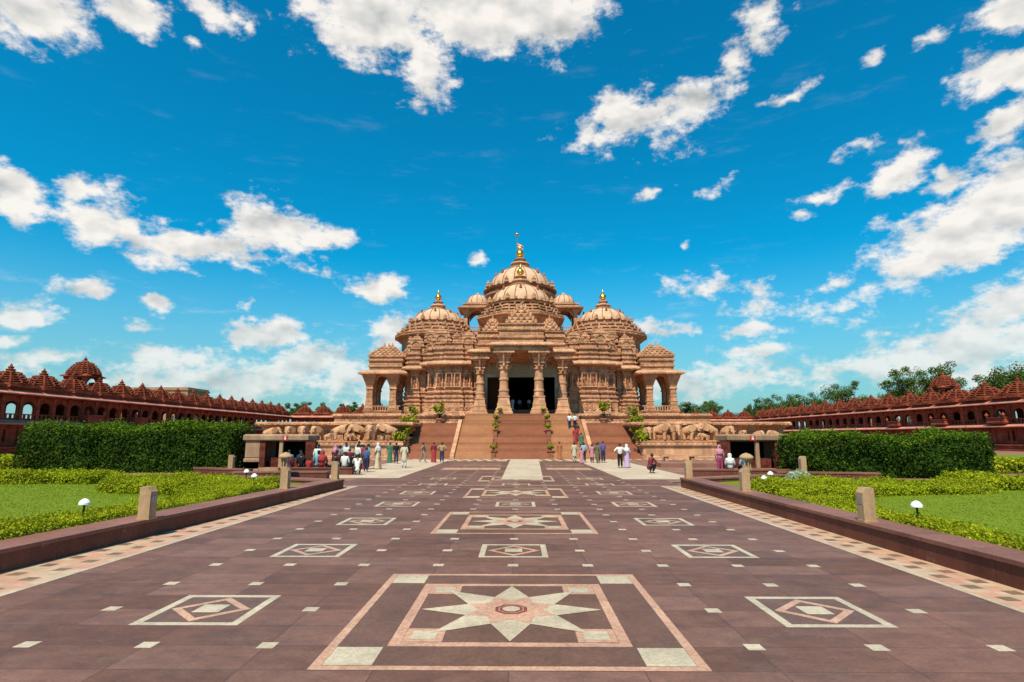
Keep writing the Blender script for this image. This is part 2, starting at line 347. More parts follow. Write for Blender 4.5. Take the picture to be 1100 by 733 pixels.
def paving():
    m, nt, b = newmat('plaza_stone', .5); g = G(nt); b.inputs['Specular IOR Level'].default_value = .28
    # slabs laid in running courses across the walk
    mp = g.scale(g.pos, (1, 1, 0)); ad = nt.nodes.new('ShaderNodeVectorMath'); nt.links.new(mp, ad.inputs[0]); ad.inputs[1].default_value = (.09+1.257*40, -7.6+1.257*40, 0); mp = ad.outputs[0]
    br = nt.nodes.new('ShaderNodeTexBrick'); nt.links.new(mp, br.inputs['Vector'])
    br.inputs['Color1'].default_value = (.0,.0,.0,1); br.inputs['Color2'].default_value = (1,1,1,1); br.inputs['Mortar'].default_value = (.5,.5,.5,1)
    br.inputs['Scale'].default_value = 1; br.inputs['Mortar Size'].default_value = .007; br.inputs['Mortar Smooth'].default_value = .3
    br.inputs['Brick Width'].default_value = 1.257; br.inputs['Row Height'].default_value = .6285; br.offset = 0.0
    t = nt.nodes.new('ShaderNodeSeparateColor'); nt.links.new(br.outputs['Color'], t.inputs[0])
    big = g.noise(g.pos, .55, 7, .68); mid = g.noise(g.scale(g.pos,(1,1.6,1)), 2.3, 6, .7); fine = g.noise(g.pos, 26, 3, .7)
    col = g.mix(g.rng(big, .36, .64, 0, 1), (.178,.077,.052), (.124,.060,.044))
    col = g.mix(g.rng(t.outputs[0], 0, 1, 0, .55), col, (.150,.077,.062))
    col = g.mix(1.0, col, g.grey(g.rng(t.outputs[0], 0, 1, .74, 1.22)), 'MULTIPLY')
    col = g.mix(1.0, col, g.grey(g.rng(mid, .3, .72, .72, 1.32)), 'MULTIPLY')
    col = g.mix(g.rng(g.noise(g.pos, 1.1, 8, .75), .50, .74, 0, .40), col, (.29,.168,.122))       # worn pale dust
    col = g.mix(1.0, col, g.grey(g.rng(fine, .3, .7, .82, 1.17)), 'MULTIPLY')
    sc_ = g.noise(g.scale(g.pos,(3.2,.7,1)), 1.7, 8, .78)
    col = g.mix(g.rng(sc_, .58, .70, 0, .35), col, (.09,.050,.042))            # darker damp and foot-worn stains
    col = g.mix(g.math('MULTIPLY', br.outputs['Fac'], .55), col, (.075,.045,.04))
    nt.links.new(col, b.inputs['Base Color'])
    nt.links.new(g.rng(mid, .3, .7,   .5, .75), b.inputs['Roughness'])
    nt.links.new(g.bump(fine, .003, .5, g.bump(g.math('MULTIPLY', br.outputs['Fac'], -1), .006)), b.inputs['Normal'])
    return m
M['paving'] = paving()
def granite(name, c1, c2, rough=.45):
    m, nt, b = newmat(name, rough); g = G(nt); b.inputs['Specular IOR Level'].default_value = .25
    v = nt.nodes.new('ShaderNodeTexVoronoi'); v.inputs['Scale'].default_value = 34; nt.links.new(g.pos, v.inputs['Vector'])
    s = nt.nodes.new('ShaderNodeSeparateColor'); nt.links.new(v.outputs['Color'], s.inputs[0])
    col = g.mix(g.rng(s.outputs[0], .2, .8, 0, 1), c1, c2)
    col = g.mix(1.0, col, g.grey(g.rng(g.noise(g.pos, 1.7, 7, .7), .3, .7, .78, 1.14)), 'MULTIPLY')
    col = g.mix(1.0, col, g.grey(g.rng(g.white(g.floor(g.scale(g.pos, (1/.42,1/.42,1)))), 0, 1, .90, 1.08)), 'MULTIPLY')
    nt.links.new(col, b.inputs['Base Color']); return m
M['inlay_white'] = granite('white_granite_inlay', (.54,.44,.315), (.45,.355,.25))
M['inlay_pink'] = granite('pink_granite_inlay', (.54,.32,.22), (.45,.225,.145))
M['inlay_red'] = granite('red_granite_inlay', (.26,.055,.04), (.16,.04,.03))
M['inlay_dark'] = granite('dark_granite_inlay', (.165,.078,.050), (.125,.062,.042))
def strip_mat():
    m, nt, b = newmat('border_tiles', .55); g = G(nt)
    cell = g.floor(g.scale(g.pos, (1/.315,1/.315,0)))
    w = g.white(cell)
    col = g.mix(g.rng(w, .35, .65, 0, 1), (.50,.27,.18), (.50,.345,.23))
    col = g.mix(1.0, col, g.grey(g.rng(g.noise(g.pos, 3, 6, .7), .3, .7, .75, 1.2)), 'MULTIPLY')
    nt.links.new(col, b.inputs['Base Color']); return m
M['strip'] = strip_mat()
M['strip_dark'] = granite('dark_border_inlay', (.225,.145,.095), (.17,.11,.075))
M['path'] = stone('pale_path_stone', (.56,.44,.33), (.48,.36,.26), block=(1.2,.9,9), bvar=.08, stain=.2, grain=.003)

def sheet(name, x0, x1, y0, y1, z, mat):
    mb = MB(); mb.add([(x0,y0,z),(x1,y0,z),(x1,y1,z),(x0,y1,z)], [(0,1,2,3)]); return struct(name, mb, mat)
sheet('ground', -3000, 3000, -60, 5000, -.03, M['earth'])
sheet('court', -58.5, 73.5, 28, 181, -.02, M['court'])
sheet('plaza', -8.3, 7.3, -8, 57, 0, M['paving'])
sheet('plaza', -34, -8.3, 28.5, 57, -.002, M['court'])
sheet('plaza', 7.3, 34, 28.0, 57, -.002, M['court'])
def turf(pts): mb = MB(); mb.prism(pts, -.02, .20); struct('lawn', mb, M['lawn'])       # the beds are filled up behind the kerb walls
turf([(-55,-8),(-8.8,-8),(-8.6,9),(-7.7,24.75),(-13.4,27.4),(-55,27.4)])
turf([(7.4,-8),(60,-8),(60,27),(12.5,27),(7.3,25.3),(7.45,9)])
sheet('lawn', -56, -19, 27.5, 60, -.008, M['lawn'])
sheet('lawn', 17.5, 71, 27.0, 70, -.008, M['lawn'])

# --- inlays: flat stone let into the paving, each layer 4 mm above the one below
AX, GY, G0 = -.09, 1.257, 7.6
ZK = .4
def rect(mb, x0, x1, y0, y1, z):
    z = z*ZK; mb.add([(x0,y0,z),(x1,y0,z),(x1,y1,z),(x0,y1,z)], [(0,1,2,3)])
def frame(mb, cx, cy, r0, r1, z):
    rect(mb, cx-r0, cx+r0, cy-r0, cy-r1, z); rect(mb, cx-r0, cx+r0, cy+r1, cy+r0, z)
    rect(mb, cx-r0, cx-r1, cy-r1, cy+r1, z); rect(mb, cx+r1, cx+r0, cy-r1, cy+r1, z)
def poly(mb, pts, z):
    z = z*ZK; mb.add([(x,y,z) for x,y in pts], [tuple(range(len(pts)))])
wh, pk, rd, dk, cap = MB(), MB(), MB(), MB(), MB()
def star(cx, cy):
    Z = .004
    frame(pk, cx, cy, 1.88, 1.78, Z); frame(dk, cx, cy, 1.775, 1.275, Z)
    frame(pk, cx, cy, 1.27, 1.15, Z); rect(dk, cx-1.145, cx+1.145, cy-1.145, cy+1.145, Z)
    for sx in (-1,1):
        for sy in (-1,1):
            a, b = 1.775, 1.30; rect(wh, *sorted((cx+sx*a, cx+sx*b)), *sorted((cy+sy*a, cy+sy*b)), Z+.004)
            a, b = 1.145, .72;  rect(pk, *sorted((cx+sx*a, cx+sx*b)), *sorted((cy+sy*a, cy+sy*b)), Z+.004)
            a, b = 1.07, .80;   rect(wh, *sorted((cx+sx*a, cx+sx*b)), *sorted((cy+sy*a, cy+sy*b)), Z+.008)
    tips = []
    for k in range(8):
        a = k*PI/4; r = 1.13 if k % 2 == 0 else 1.22
        tips.append((cx+r*math.cos(a), cy+r*math.sin(a)))
        a += PI/8; tips.append((cx+.60*math.cos(a), cy+.60*math.sin(a)))
    poly(wh, tips, Z+.012)
    inner = []
    for k in range(8):
        a = k*PI/4; inner.append((cx+.40*math.cos(a), cy+.40*math.sin(a)))
        a += PI/8; inner.append((cx+.59*math.cos(a), cy+.59*math.sin(a)))
    poly(pk, inner, Z+.016)
    for r, mb, z in ((.215, rd, .020), (.17, pk, .024), (.155, rd, .028), (.115, cap, .032)):
        poly(mb, [(cx+r*math.cos(k*PI/4+PI/8), cy+r*math.sin(k*PI/4+PI/8)) for k in range(8)], Z+z)
def panel(cx, cy, big=.63):
    Z = .004; h = big
    frame(wh, cx, cy, h, h-.105, Z); rect(dk, cx-h+.107, cx+h-.107, cy-h+.107, cy+h-.107, Z)
    q = h-.13
    poly(pk, [(cx-q,cy),(cx,cy-q),(cx+q,cy),(cx,cy+q)], Z+.004)
    q = h-.265; poly(dk, [(cx-q,cy),(cx,cy-q),(cx+q,cy),(cx,cy+q)], Z+.008)
    rect(cap, cx-.165, cx+.165, cy-.165, cy+.165, Z+.016)
for k in range(4): star(AX, G0+6*GY*k)
for k in range(3):
    panel(AX, G0+6*GY*k+3*GY)
for k in range(0, 7):
    for s in (-1,1): panel(AX+s*3*GY, G0+3*GY*k, .63)
for gy in range(-6, 30):
    y = G0+gy*GY
    if y > 47: break
    for gx in range(-4, 5):
        x = AX+gx*GY
        if abs(gx) <= 1 and (gy % 6 in (0,1,5)) and gy < 21: continue
        if gx == 0 and (gy % 6 == 3) and gy < 20: continue
        if abs(gx) == 3 and gy % 3 == 0 and gy < 21: continue
        if y > 28.5 and gx in (0,1) : continue
        if y > 30 and abs(gx) == 4: continue
        h = .088; rect(wh, x-h, x+h, y-h, y+h, .004)
rect(pk, -7.1, 6.2, 25.9, 26.06, .004)
rect(pk, -5.1, -1.2, 38.2, 40.6, .004); rect(pk, 1.9, 4.9, 38.2, 40.6, .004)
for y in (43.5, 46.0): rect(pk, -5.1, -1.3, y, y+.35, .004); rect(pk, 2.0, 4.9, y, y+.35, .004)
o = struct('paving_inlay', wh, M['inlay_white']); struct('paving_inlay', pk, M['inlay_pink'])
struct('paving_inlay', rd, M['inlay_red']); struct('paving_inlay', dk, M['inlay_dark']); struct('paving_inlay', cap, M['inlay_white'])
# side borders: pink tiles, two staggered rows of dark squares, a white line towards the walk
for x0, x1, xl in ((-8.25, -7.09, -7.05), (6.28, 7.12, 6.24)):
    sheet('paving_border', x0, x1, -8, 25.8, .0016, M['strip'])
    d = MB(); wdt = x1-x0
    for k in range(54):
        y = -7.6+k*.63
        if y > 25.4: break
        for fx, off in ((.30,0),(.70,.315)):
            cx = x0+wdt*fx; h = .105; rect(d, cx-h, cx+h, y+off-h, y+off+h, .008)
    struct('paving_border', d, M['strip_dark'])
    l = MB(); rect(l, xl-.045, xl+.045, -8, 25.8, .008); struct('paving_border', l, M['inlay_white'])
# pale strips where the visitors walk, and the band at the foot of the stairs
sheet('path', -10.6, -6.25, 30.5, 54.4, .003, M['path'])
sheet('path', 5.3, 9.2, 29.8, 54.4, .003, M['path'])
sheet('path', -24, 26, 54.4, 56.1, .0035, M['path'])
tri = MB()
for k in range(52):
    x = -24+k*.96; poly(tri, [(x,54.6),(x+.7,54.6),(x+.35,55.9)], .016)
struct('paving_inlay', tri, M['inlay_dark'])
for x0, x1 in ((-6.2,-1.0),(1.9,5.25)):
    t2 = MB(); rect(t2, x0, x1, 51.2, 54.3, .006); struct('paving_inlay', t2, M['inlay_white'])
    t3 = MB()
    for k in range(int((x1-x0)/.9)):
        x = x0+.1+k*.9; poly(t3, [(x,51.5),(x+.75,51.5),(x+.37,54.0)], .010)
    struct('paving_inlay', t3, M['inlay_dark'])
# the runner: a long cream mat on the axis
rm = MB(); rm.add([(-.85,29.4,.010),(1.25,29.3,.010),(1.95,55.2,.010),(-.72,55.2,.010),(-.85,29.4,.022),(1.25,29.3,.022),(1.95,55.2,.022),(-.72,55.2,.022)],
   [(3,2,1,0),(4,5,6,7),(0,1,5,4),(1,2,6,5),(2,3,7,6),(3,0,4,7)])
tag(part('carpet_runner', rm, M['path']), 'cream runner mat laid on the axis between the plaza stars and the stairs', 'runner')

# ------------------------------------------------------------------ kerb walls
def wall_path(name, pts, w, h, label, mat='kerb', side=1, cap=True):
    """low coping wall along pts (court-side line); w wide towards 'side' (left of travel = +1)"""
    P = [Vector(p) for p in pts]; n = len(P); off = []
    for i in range(n):
        d1 = (P[i]-P[i-1]).normalized() if i else (P[1]-P[0]).normalized()
        d2 = (P[i+1]-P[i]).normalized() if i < n-1 else d1
        a = Vector((-d1.y,d1.x)); b = Vector((-d2.y,d2.x)); off.append((a+b)/max(.4,1+a.dot(b))*side)
    base = thing(name, label, 'wall', (P[0].x, P[0].y, 0)); o0 = P[0]
    def ring(i0, i1, a, b, z0, z1):
        mb = MB(); q = [P[i]-o0 + off[i]*a for i in range(n)]; r = [P[i]-o0+off[i]*b for i in range(n)]
        poly_ = [(v.x,v.y) for v in q]+[(v.x,v.y) for v in reversed(r)]
        A = sum(poly_[i][0]*poly_[(i+1)%len(poly_)][1]-poly_[(i+1)%len(poly_)][0]*poly_[i][1] for i in range(len(poly_)))
        if A < 0: poly_.reverse()
        m = 2*n; k = .02; mb.prism(poly_, z0, z1); return mb
    part('wall_body', ring(0,n,.03,w-.03,-.05,h-.07), M[mat], base)
    part('coping', ring(0,n,0,w,h-.068,h), M['kerb_top'], base)
    return base
M['kerb_top'] = stone('kerb_coping_sandstone', (.27,.115,.082), (.215,.088,.063), block=(1.5,1.2,9), bvar=.14, stain=.2, rough=.5, grain=.004, joint=1.5)
wall_path('kerb_wall', [(-8.4,-6),(-8.2,9.4),(-7.3,24.6),(-13.2,27.3)], .78, .37, 'long low red sandstone wall along the left edge of the plaza', side=1)
wall_path('kerb_wall', [(7.0,-6),(7.06,9),(6.95,25.3),(12.2,28.1)], .74, .40, 'long low red sandstone wall along the right edge of the plaza', side=-1)
wall_path('seat_wall', [(-13.6,33.0),(-9.4,33.0)], .6, .40, 'low dark red seat wall under the crowd sitting left of the plaza', side=1)
wall_path('seat_wall', [(9.2,31.2),(15.2,31.0)], .6, .42, 'low dark red seat wall in front of the kiosk on the right', side=1)
wall_path('planter_wall', [(-17.9,32.0),(-14.4,30.4)], .7, .45, 'short red planter wall at the right end of the tall left hedge', side=1)
wall_path('planter_wall', [(12.6,28.6),(17.0,27.6)], .7, .45, 'short red planter wall at the left end of the tall right hedge', side=1)
wall_path('planter_wall', [(-14.2,28.6),(-9.5,28.9)], .7, .42, 'short red planter wall behind the left stone lantern', side=1)

# ------------------------------------------------------------------ bollards, lanterns, lamps
def make_bollard():
    t = thing('bollard', 'x', 'bollard', group='square sandstone bollards on the low walls')
    b = MB(); w = .14
    b.add([(-w,-w,0),(w,-w,0),(w,w,0),(-w,w,0),(-w,-w,.78),(w*.35,-w,.78),(w,-w,.66),(w,w,.66),(w*.35,w,.78),(-w,w,.78)],
          [(3,2,1,0),(0,1,6,5,4),(1,2,7,6),(2,3,9,8,7),(3,0,4,9),(4,5,8,9),(5,6,7,8)])
    o = part('post', b, M['cream'], t, sharp=20)
    p = MB().box(w, w+.006, -.09, .09, .40, .55)
    part('sign_plate', p, M['metal'], t)
    j = MB().box(-w-.02, w+.02, -w-.02, w+.02, 0.0, .035); part('foot', j, M['cream'], t)
    return t
bol = make_bollard()
BL = [(-8.08,12.8,.37,0,.88,'cream square bollard nearest the camera on the left low wall'),
      (-8.05,20.2,.37,0,.92,'cream bollard beside the stone lantern on the left low wall'),
      (-15.6,31.6,.45,0,.9,'cream bollard on the planter wall at the end of the left hedge'),
      (-7.68,24.5,.37,0,.95,'cream bollard at the far end of the left low wall, before the sitting crowd'),
      (7.25,12.4,.40,PI,.88,'cream square bollard nearest the camera on the right low wall'),
      (7.3,19.0,.40,PI,.92,'cream bollard beside the stone lantern on the right low wall'),
      (7.25,25.0,.40,PI,.95,'cream bollard at the far end of the right low wall'),
      (13.9,28.7,.45,PI,.95,'cream bollard on the planter wall at the end of the right hedge')]
for i, (x,y,z,r,k,lab) in enumerate(BL):
    o = bol if i == 0 else dup(bol, (x,y,z), r)
    o.location = (x,y,z); o.rotation_euler.z = r; o.scale = (k,k,k); o['label'] = lab
def lantern(x, y, lab):
    t = thing('stone_lantern', lab, 'lantern', (x,y,0), group='stone lanterns'); t.scale = (.8,.8,1.22)
    part('base', MB().lathe([(.30,0),(.30,.12),(.22,.16),(.19,.42),(.26,.46),(.30,.52),(.30,.58)], 8), M['cream'], t)
    fb = MB()
    for k in range(8):
        a = k*PI/4; fb.add(*(lambda c: (c.v,c.f))(MB().box(-.03,.03,-.03,.03,.58,.88).move(.21*math.cos(a), .21*math.sin(a), 0, a)))
    fb.lathe([(.12,.58),(.12,.86)], 8)
    part('light_chamber', fb, M['cream'], t)
    part('cap', MB().lathe([(.24,.88),(.38,.92),(.40,.97),(.34,1.04),(.20,1.10),(.06,1.13),(.02,1.14)], 16), M['cream'], t)
lantern(-11.3, 28.2, 'round capped stone lantern in front of the left kiosk')
lantern(10.6, 27.2, 'round capped stone lantern in front of the right kiosk')
def make_lamp():
    t = thing('garden_lamp', 'x', 'lamp', group='mushroom garden lamps'); t.scale = (.60,.60,1.1)
    part('stem', MB().lathe([(.045,-.35),(.045,-.3),(.03,-.28),(.035,.30),(.05,.33)], 10), M['lampdark'], t)
    part('cap', MB().lathe([(.05,.33),(.185,.335),(.18,.37),(.14,.41),(.07,.44),(.01,.45)], 18), M['white'], t)
    return t
lamp = make_lamp()
LP = [(-9.25,12.5,'white mushroom lamp on the left lawn, nearest the camera'), (8.2,12.25,'white mushroom lamp on the right lawn, nearest the camera'),
      (-9.45,20.9,'white mushroom lamp beside the left lantern, at the end of the yellow hedge'), (-11.0,23.6,'small white mushroom lamp before the left planter wall'),
      (8.35,20.0,'white mushroom lamp beside the right lantern, at the end of the yellow hedge'), (9.6,22.4,'small white mushroom lamp before the right planter wall')]
for i, (x,y,lab) in enumerate(LP):
    o = lamp if i == 0 else dup(lamp, (x,y,.34)); o.location = (x,y,.34); o['label'] = lab
# ------------------------------------------------------------------ temple: plinth and stairs
TX = .40                                        # the temple's axis
def stepped(r0, r1, z0, z1, n, curve=1.0, lip=.10):          # profile of a stepped, tiered roof
    p = []
    for i in range(n):
        a, b = i/n, (i+1)/n
        ra = r0+(r1-r0)*a**curve; h = (z1-z0)/n; z = z0+h*i
        p += [(ra-lip*.7, z), (ra+lip, z+.10*h), (ra+lip, z+.38*h), (ra, z+.52*h), (ra-lip*1.3, z+.62*h)]
    return p + [(r1, z1)]
def nub(mb, x, y, z, r, h, n=6): mb.lathe([(r*.8,0),(r,.12*h),(r*.72,.45*h),(r*.85,.52*h),(r*.35,.82*h),(r*.03,h)], n, (x,y,z), PI/n)

pl = thing('plinth', 'broad carved sandstone terrace carrying the temple, with the elephant ledge along its front', 'plinth', (TX,56,0))
def tierA(x0, x1, s):
    poly_ = [(x0,0),(x1,0),(x1,9),(x0,9)]
    mb = MB(); mb.sweep(poly_, [(0.05,-.1),(.05,.22),(-.03,.30),(-.05,1.18),(.02,1.22)])
    part('base_wall', mb, M['pink_plain'], pl)
    l = MB(); l.sweep(poly_, [(0.0,1.222),(.14,1.30),(.14,1.44),(.05,1.55),(.10,1.60),(.10,1.69)])
    for k in range(int((x1-x0)/.5)): l.box(x0+.12+k*.5, x0+.36+k*.5, -.155, -.06, 1.45, 1.55)
    part('elephant_ledge', l, M['pink_plain'], pl)
    b = MB(); q = [(x0,2.7),(x1,2.7),(x1,9),(x0,9)]
    b.sweep(q, [(0,1.692),(0,2.85),(.10,2.92),(.10,3.05),(.45,3.18),(.62,3.30),(.62,3.44),(.5,3.60)])
    part('frieze_wall', b, M['red_dark'] if False else M['pink_fine'], pl)
tierA(-26.4, -11.6, -1); tierA(11.6, 26.4, 1)
part('terrace', MB().box(-26.2,26.2,9.002,74,0,3.60), M['pink_plain'], pl)
part('upper_terrace', MB().sweep([(-21.3,9.4),(21.3,9.4),(21.3,72),(-21.3,72)], [(.2,3.602),(.2,3.72),(0,3.82),(0,4.25),(.08,4.32),(.22,4.42),(.22,4.58),(.05,4.70)]), M['pink_fine'], pl)
# the stairs
st = thing('staircase', 'wide red sandstone stairs in three lanes rising to the temple porch', 'stairs', (TX,56.3,0))
def flight(x0, x1, y0, z0, n, rise, run, back):
    mb = MB(); vs = []
    pr = [(y0, z0-.05)]
    for k in range(n): pr += [(y0+k*run, z0+(k+1)*rise), (y0+(k+1)*run, z0+(k+1)*rise)]
    pr += [(back, z0+n*rise), (back, z0-.05)]
    m = len(pr); vs = [(x0,y,z) for y,z in pr]+[(x1,y,z) for y,z in pr]
    mb.add(vs, [(i,(i+1)%m,m+(i+1)%m,m+i) for i in range(m)] + [tuple(range(m-1,-1,-1)), tuple(range(m,2*m))]); return mb
lanes = [(-11.55,-7.0,'stair'),(-6.6,-3.0,'stair_pale'),(-2.6,2.6,'stair'),(3.0,6.6,'stair_pale'),(7.0,11.55,'stair')]
for x0,x1,mt in lanes: part('steps', flight(x0,x1,0,0,21,3.6/21,.367,8.69), M[mt], st, sharp=20)
for x0,x1,mt in [(-6.4,-3.0,'stair_pale'),(-2.6,2.6,'stair'),(3.0,6.4,'stair_pale')]:
    part('upper_steps', flight(x0,x1,7.9,3.60,6,1.1/6,.195,9.08), M[mt], st, sharp=20)
def stringer(x, w, y0, z0, y1, z1, h, low=-.05):
    mb = MB(); pr = [(y0-.25,low),(y0-.25,z0+h*.6),(y0,z0+h),(y1,z1+h),(y1+.9,z1+h),(y1+.9,low)]; m = len(pr)
    mb.add([(x-w,y,z) for y,z in pr]+[(x+w,y,z) for y,z in pr], [(i,(i+1)%m,m+(i+1)%m,m+i) for i in range(m)]+[tuple(range(m-1,-1,-1)),tuple(range(m,2*m))]); return mb
for s in (-1,1):
    part('parapet', stringer(s*6.8, .195, 0, 0, 7.75, 3.6, .42), M['pink_plain'], st, sharp=20)
    p = MB()
    for k in range(4): p.box(s*2.8-.195, s*2.8+.195, k*2.05+.05, 8.9 if k==3 else k*2.05+2.099, -.05, .55+k*1.06)
    part('pot_pier', p, M['stair'], st)
    f = MB()
    for k in range(5): f.box(*sorted((s*11.6, s*12.25)), -.42+k*1.85, -.421+(k+1)*1.85 if k < 4 else 9.0, -.05, .9+k*.76)
    part('flank_pier', f, M['pink_plain'], st)

# ------------------------------------------------------------------ temple
T = thing('temple', 'large carved pink sandstone temple with ribbed domes, golden finials and a pillared porch', 'temple', (TX,74,0))
WPROF = [(.55,4.70),(.55,4.95),(.42,5.02),(.42,5.22),(.28,5.34),(.28,6.52),(.40,6.60),(.40,6.72),(.20,6.80),(.20,7.02),(.34,7.12),(.34,7.26),(.12,7.36),(.12,7.62),(.28,7.70),(.30,7.86),(.06,7.96),
         (.06,8.20),(.16,8.28),(.16,8.38),(0,8.46),(0,10.55),(.12,10.62),(.12,10.74),(.05,10.80),(.05,11.05),(.30,11.12)]
CORN = [(.25,11.122),(.25,11.28),(.85,11.28),(.98,11.36),(1.0,11.48),(.9,11.64),(.62,11.80),(.25,11.90)]
UPPER = [(.22,11.902),(.22,12.15),(.38,12.22),(.38,12.36),(.15,12.44),(.15,12.75),(.32,12.83),(.32,12.96),(.10,13.04),(.10,13.35),(.28,13.43),(.28,13.58),(.05,13.66),(.05,14.1),(.2,14.2),(.2,14.3)]
def mass(pts, dz=0.0):
    k = [(o, z+dz) for o,z in WPROF if z > 4.8 or True]; k = [(o, max(z,4.70) if i == 0 else z) for i,(o,z) in enumerate(k)]
    k[0] = (.55,4.70)
    part('wall', MB().sweep(pts, k), M['pink'], T)
    part('cornice', MB().sweep(pts, [(o,z+dz) for o,z in CORN]), M['eave'], T)
    part('upper_wall', MB().sweep(pts, [(o,z+dz) for o,z in UPPER]), M['pink_fine'], T)
jog = [(4.95,3.2),(4.95,1.0),(6.4,1.0),(6.4,.35),(7.7,.35),(7.7,0),(9.9,0),(9.9,.35),(11.3,.35),(11.3,1.1),(12.3,1.1),(12.3,6)]
def mir(p): return [(-x,y) for x,y in reversed(p)]
mass(jog); mass(mir(jog))
outb = [(12.9,3.0),(13.7,3.0),(13.7,2.55),(14.9,2.55),(14.9,3.0),(15.4,3.0),(15.4,4.2),(15.9,4.2),(15.9,24),(12.9,24)]
mass(outb,-.35); mass(mir(outb),-.35)
# niches with figures, medallions
nm = MB()
nm.box(-.46,-.32,-.26,.02,0,1.75); nm.box(.32,.46,-.26,.02,0,1.75); nm.box(-.54,.54,-.32,.02,1.75,1.88); nm.box(-.54,.54,-.30,.02,-.12,0)
nm.add([(-.5,-.16,1.88),(.5,-.16,1.88),(.26,-.14,2.1),(0,-.12,2.24),(-.26,-.14,2.1),(-.5,0.02,1.88),(.5,.02,1.88),(.26,.02,2.1),(0,.02,2.24),(-.26,.02,2.1)],
       [(0,1,2,3,4),(1,0,5,6),(2,1,6,7),(3,2,7,8),(4,3,8,9),(0,4,9,5)])
fg = MB(); fg.lathe([(.13,0),(.15,.3),(.11,.62),(.17,.95),(.16,1.05),(.05,1.12),(.085,1.2),(.09,1.3),(.05,1.42),(.01,1.5)], 10, (0,-.06,.08), 0, 1, .7)
fg.tube([(-.15,-.08,1.1),(-.25,-.12,.8),(-.12,-.16,.65)], .045, 6); fg.tube([(.15,-.08,1.1),(.27,-.1,.9),(.22,-.14,1.2)], .045, 6)
nobj = None
def niche(x, y, rz, z=8.55, k=.95):
    global nobj
    if nobj is None:
        nobj = part('niche', nm, M['pink_plain'], T, (x,y,z), rz, sc=k); niche.f = part('figure', fg, M['rib'], nobj)
    else:
        o = inst(nobj, T, (x,y,z), rz, k); inst(niche.f, o, (0,0,0))
mm = MB(); mm.lathe([(.42,0),(.42,.07),(.30,.07),(.27,.02),(.22,.02),(.20,.12),(.05,.15)], 14)
mm.v = [(x,-z,y) for x,y,z in mm.v]
mobj = None
def medal(x, y, rz, z=5.93):
    global mobj
    if mobj is None: mobj = part('medallion', mm, M['pink_plain'], T, (x,y,z), rz)
    else: inst(mobj, T, (x,y,z), rz)
for s in (-1,1):
    for x,y in ((5.68,1.0),(7.05,.35),(8.25,0),(9.35,0),(10.6,.35),(11.8,1.1),(14.3,2.55)):
        niche(s*x, y, 0)
    for x,y in ((5.7,.72),(7.05,.07),(8.3,-.28),(9.3,-.28),(10.6,.07),(11.8,.82),(13.3,2.72),(14.3,2.27)):
        medal(s*x, y, 0)
    for y in (2.2,3.6,5.0): niche(s*12.3, y, s*PI/2); 
    for y in (5.5,7.2,9,10.8,12.6,14.4,16.2): niche(s*15.9, y, s*PI/2)
# spirelets along the wall head
def spirelet(w=.95, h=2.3):
    mb = MB(); mb.lathe([(w,0),(w,.35),(w*.92,.4),(w*.92,.75),(w*1.04,.8),(w*1.04,.92),(w*.9,.98),(w*.88,1.2),(w*.95,1.25),(w*.95,1.36),(w*.78,1.42),(w*.72,1.62),(w*.78,1.66),(w*.76,1.76),(w*.52,1.86),(w*.42,2.02),(w*.46,2.06),(w*.3,2.16),(w*.12,2.24),(w*.16,2.30),(w*.03,2.5)], sq=True)
    a = MB(); a.lathe([(.62*w,0),(.62*w,.14),(.46*w,.14),(.44*w,.05),(.02,.05)], 16); a.v = [(x,-w-z+.04,y+.95) for x,y,z in a.v]
    mb.join(a); k = h/2.5; mb.v = [(x,y,z*k) for x,y,z in mb.v]; return mb
sp = None
def spire(x, y, z, k=1.0, rz=0):
    global sp
    if sp is None: sp = part('spirelet', spirelet(), M['pink_fine'], T, (x,y,z), rz, sc=k)
    else: inst(sp, T, (x,y,z), rz, k)
for s in (-1,1):
    for x,y,z,k in ((7.0,2.0,13.6,1.2),(10.5,1.75,13.6,1.38),(5.4,1.9,13.6,.62),(8.75,1.35,13.7,.62),(12.0,1.9,13.5,.55),(14.3,3.9,13.3,1.25),(12.9,3.5,13.3,.6),(15.6,4.6,13.3,.55),
                    (8.8,3.6,14.3,.90),(12.4,4.0,14.8,.95),(6.0,3.8,14.2,.75),(15.2,5.9,14.4,.8)):
        spire(s*x, y, z, k)
    for y in (7.5,10,12.5,15,17.5,20): spire(s*15.1, y, 13.3, .9, s*PI/2)
# bulk of the body behind the front
part('body', MB().box(-12.2,12.2,14.3,36,4.72,14.2), M['pink'], T)
part('body', MB().box(-12.2,-4.95,3.3,14.29,4.72,14.2), M['pink'], T); part('body', MB().box(4.95,12.2,3.3,14.29,4.72,14.2), M['pink'], T)
part('body', MB().box(-4.949,4.949,1.9,14.29,12.61,14.19), M['pink'], T)
part('body', MB().box(-15.7,-12.21,4.5,36,4.72,13.9), M['pink'], T); part('body', MB().box(12.21,15.7,4.5,36,4.72,13.9), M['pink'], T)
part('roof_block', MB().sweep([(-9.2,9.3),(9.2,9.3),(9.2,32),(-9.2,32)], [(0,14.2),(0,15.4),(.25,15.5),(.25,15.7),(0,15.8),(0,16.2),(.3,16.3),(.3,16.5),(0,16.6),(0,16.7),(.3,16.8),(.3,16.95),(0,17.0)]), M['pink_fine'], T)

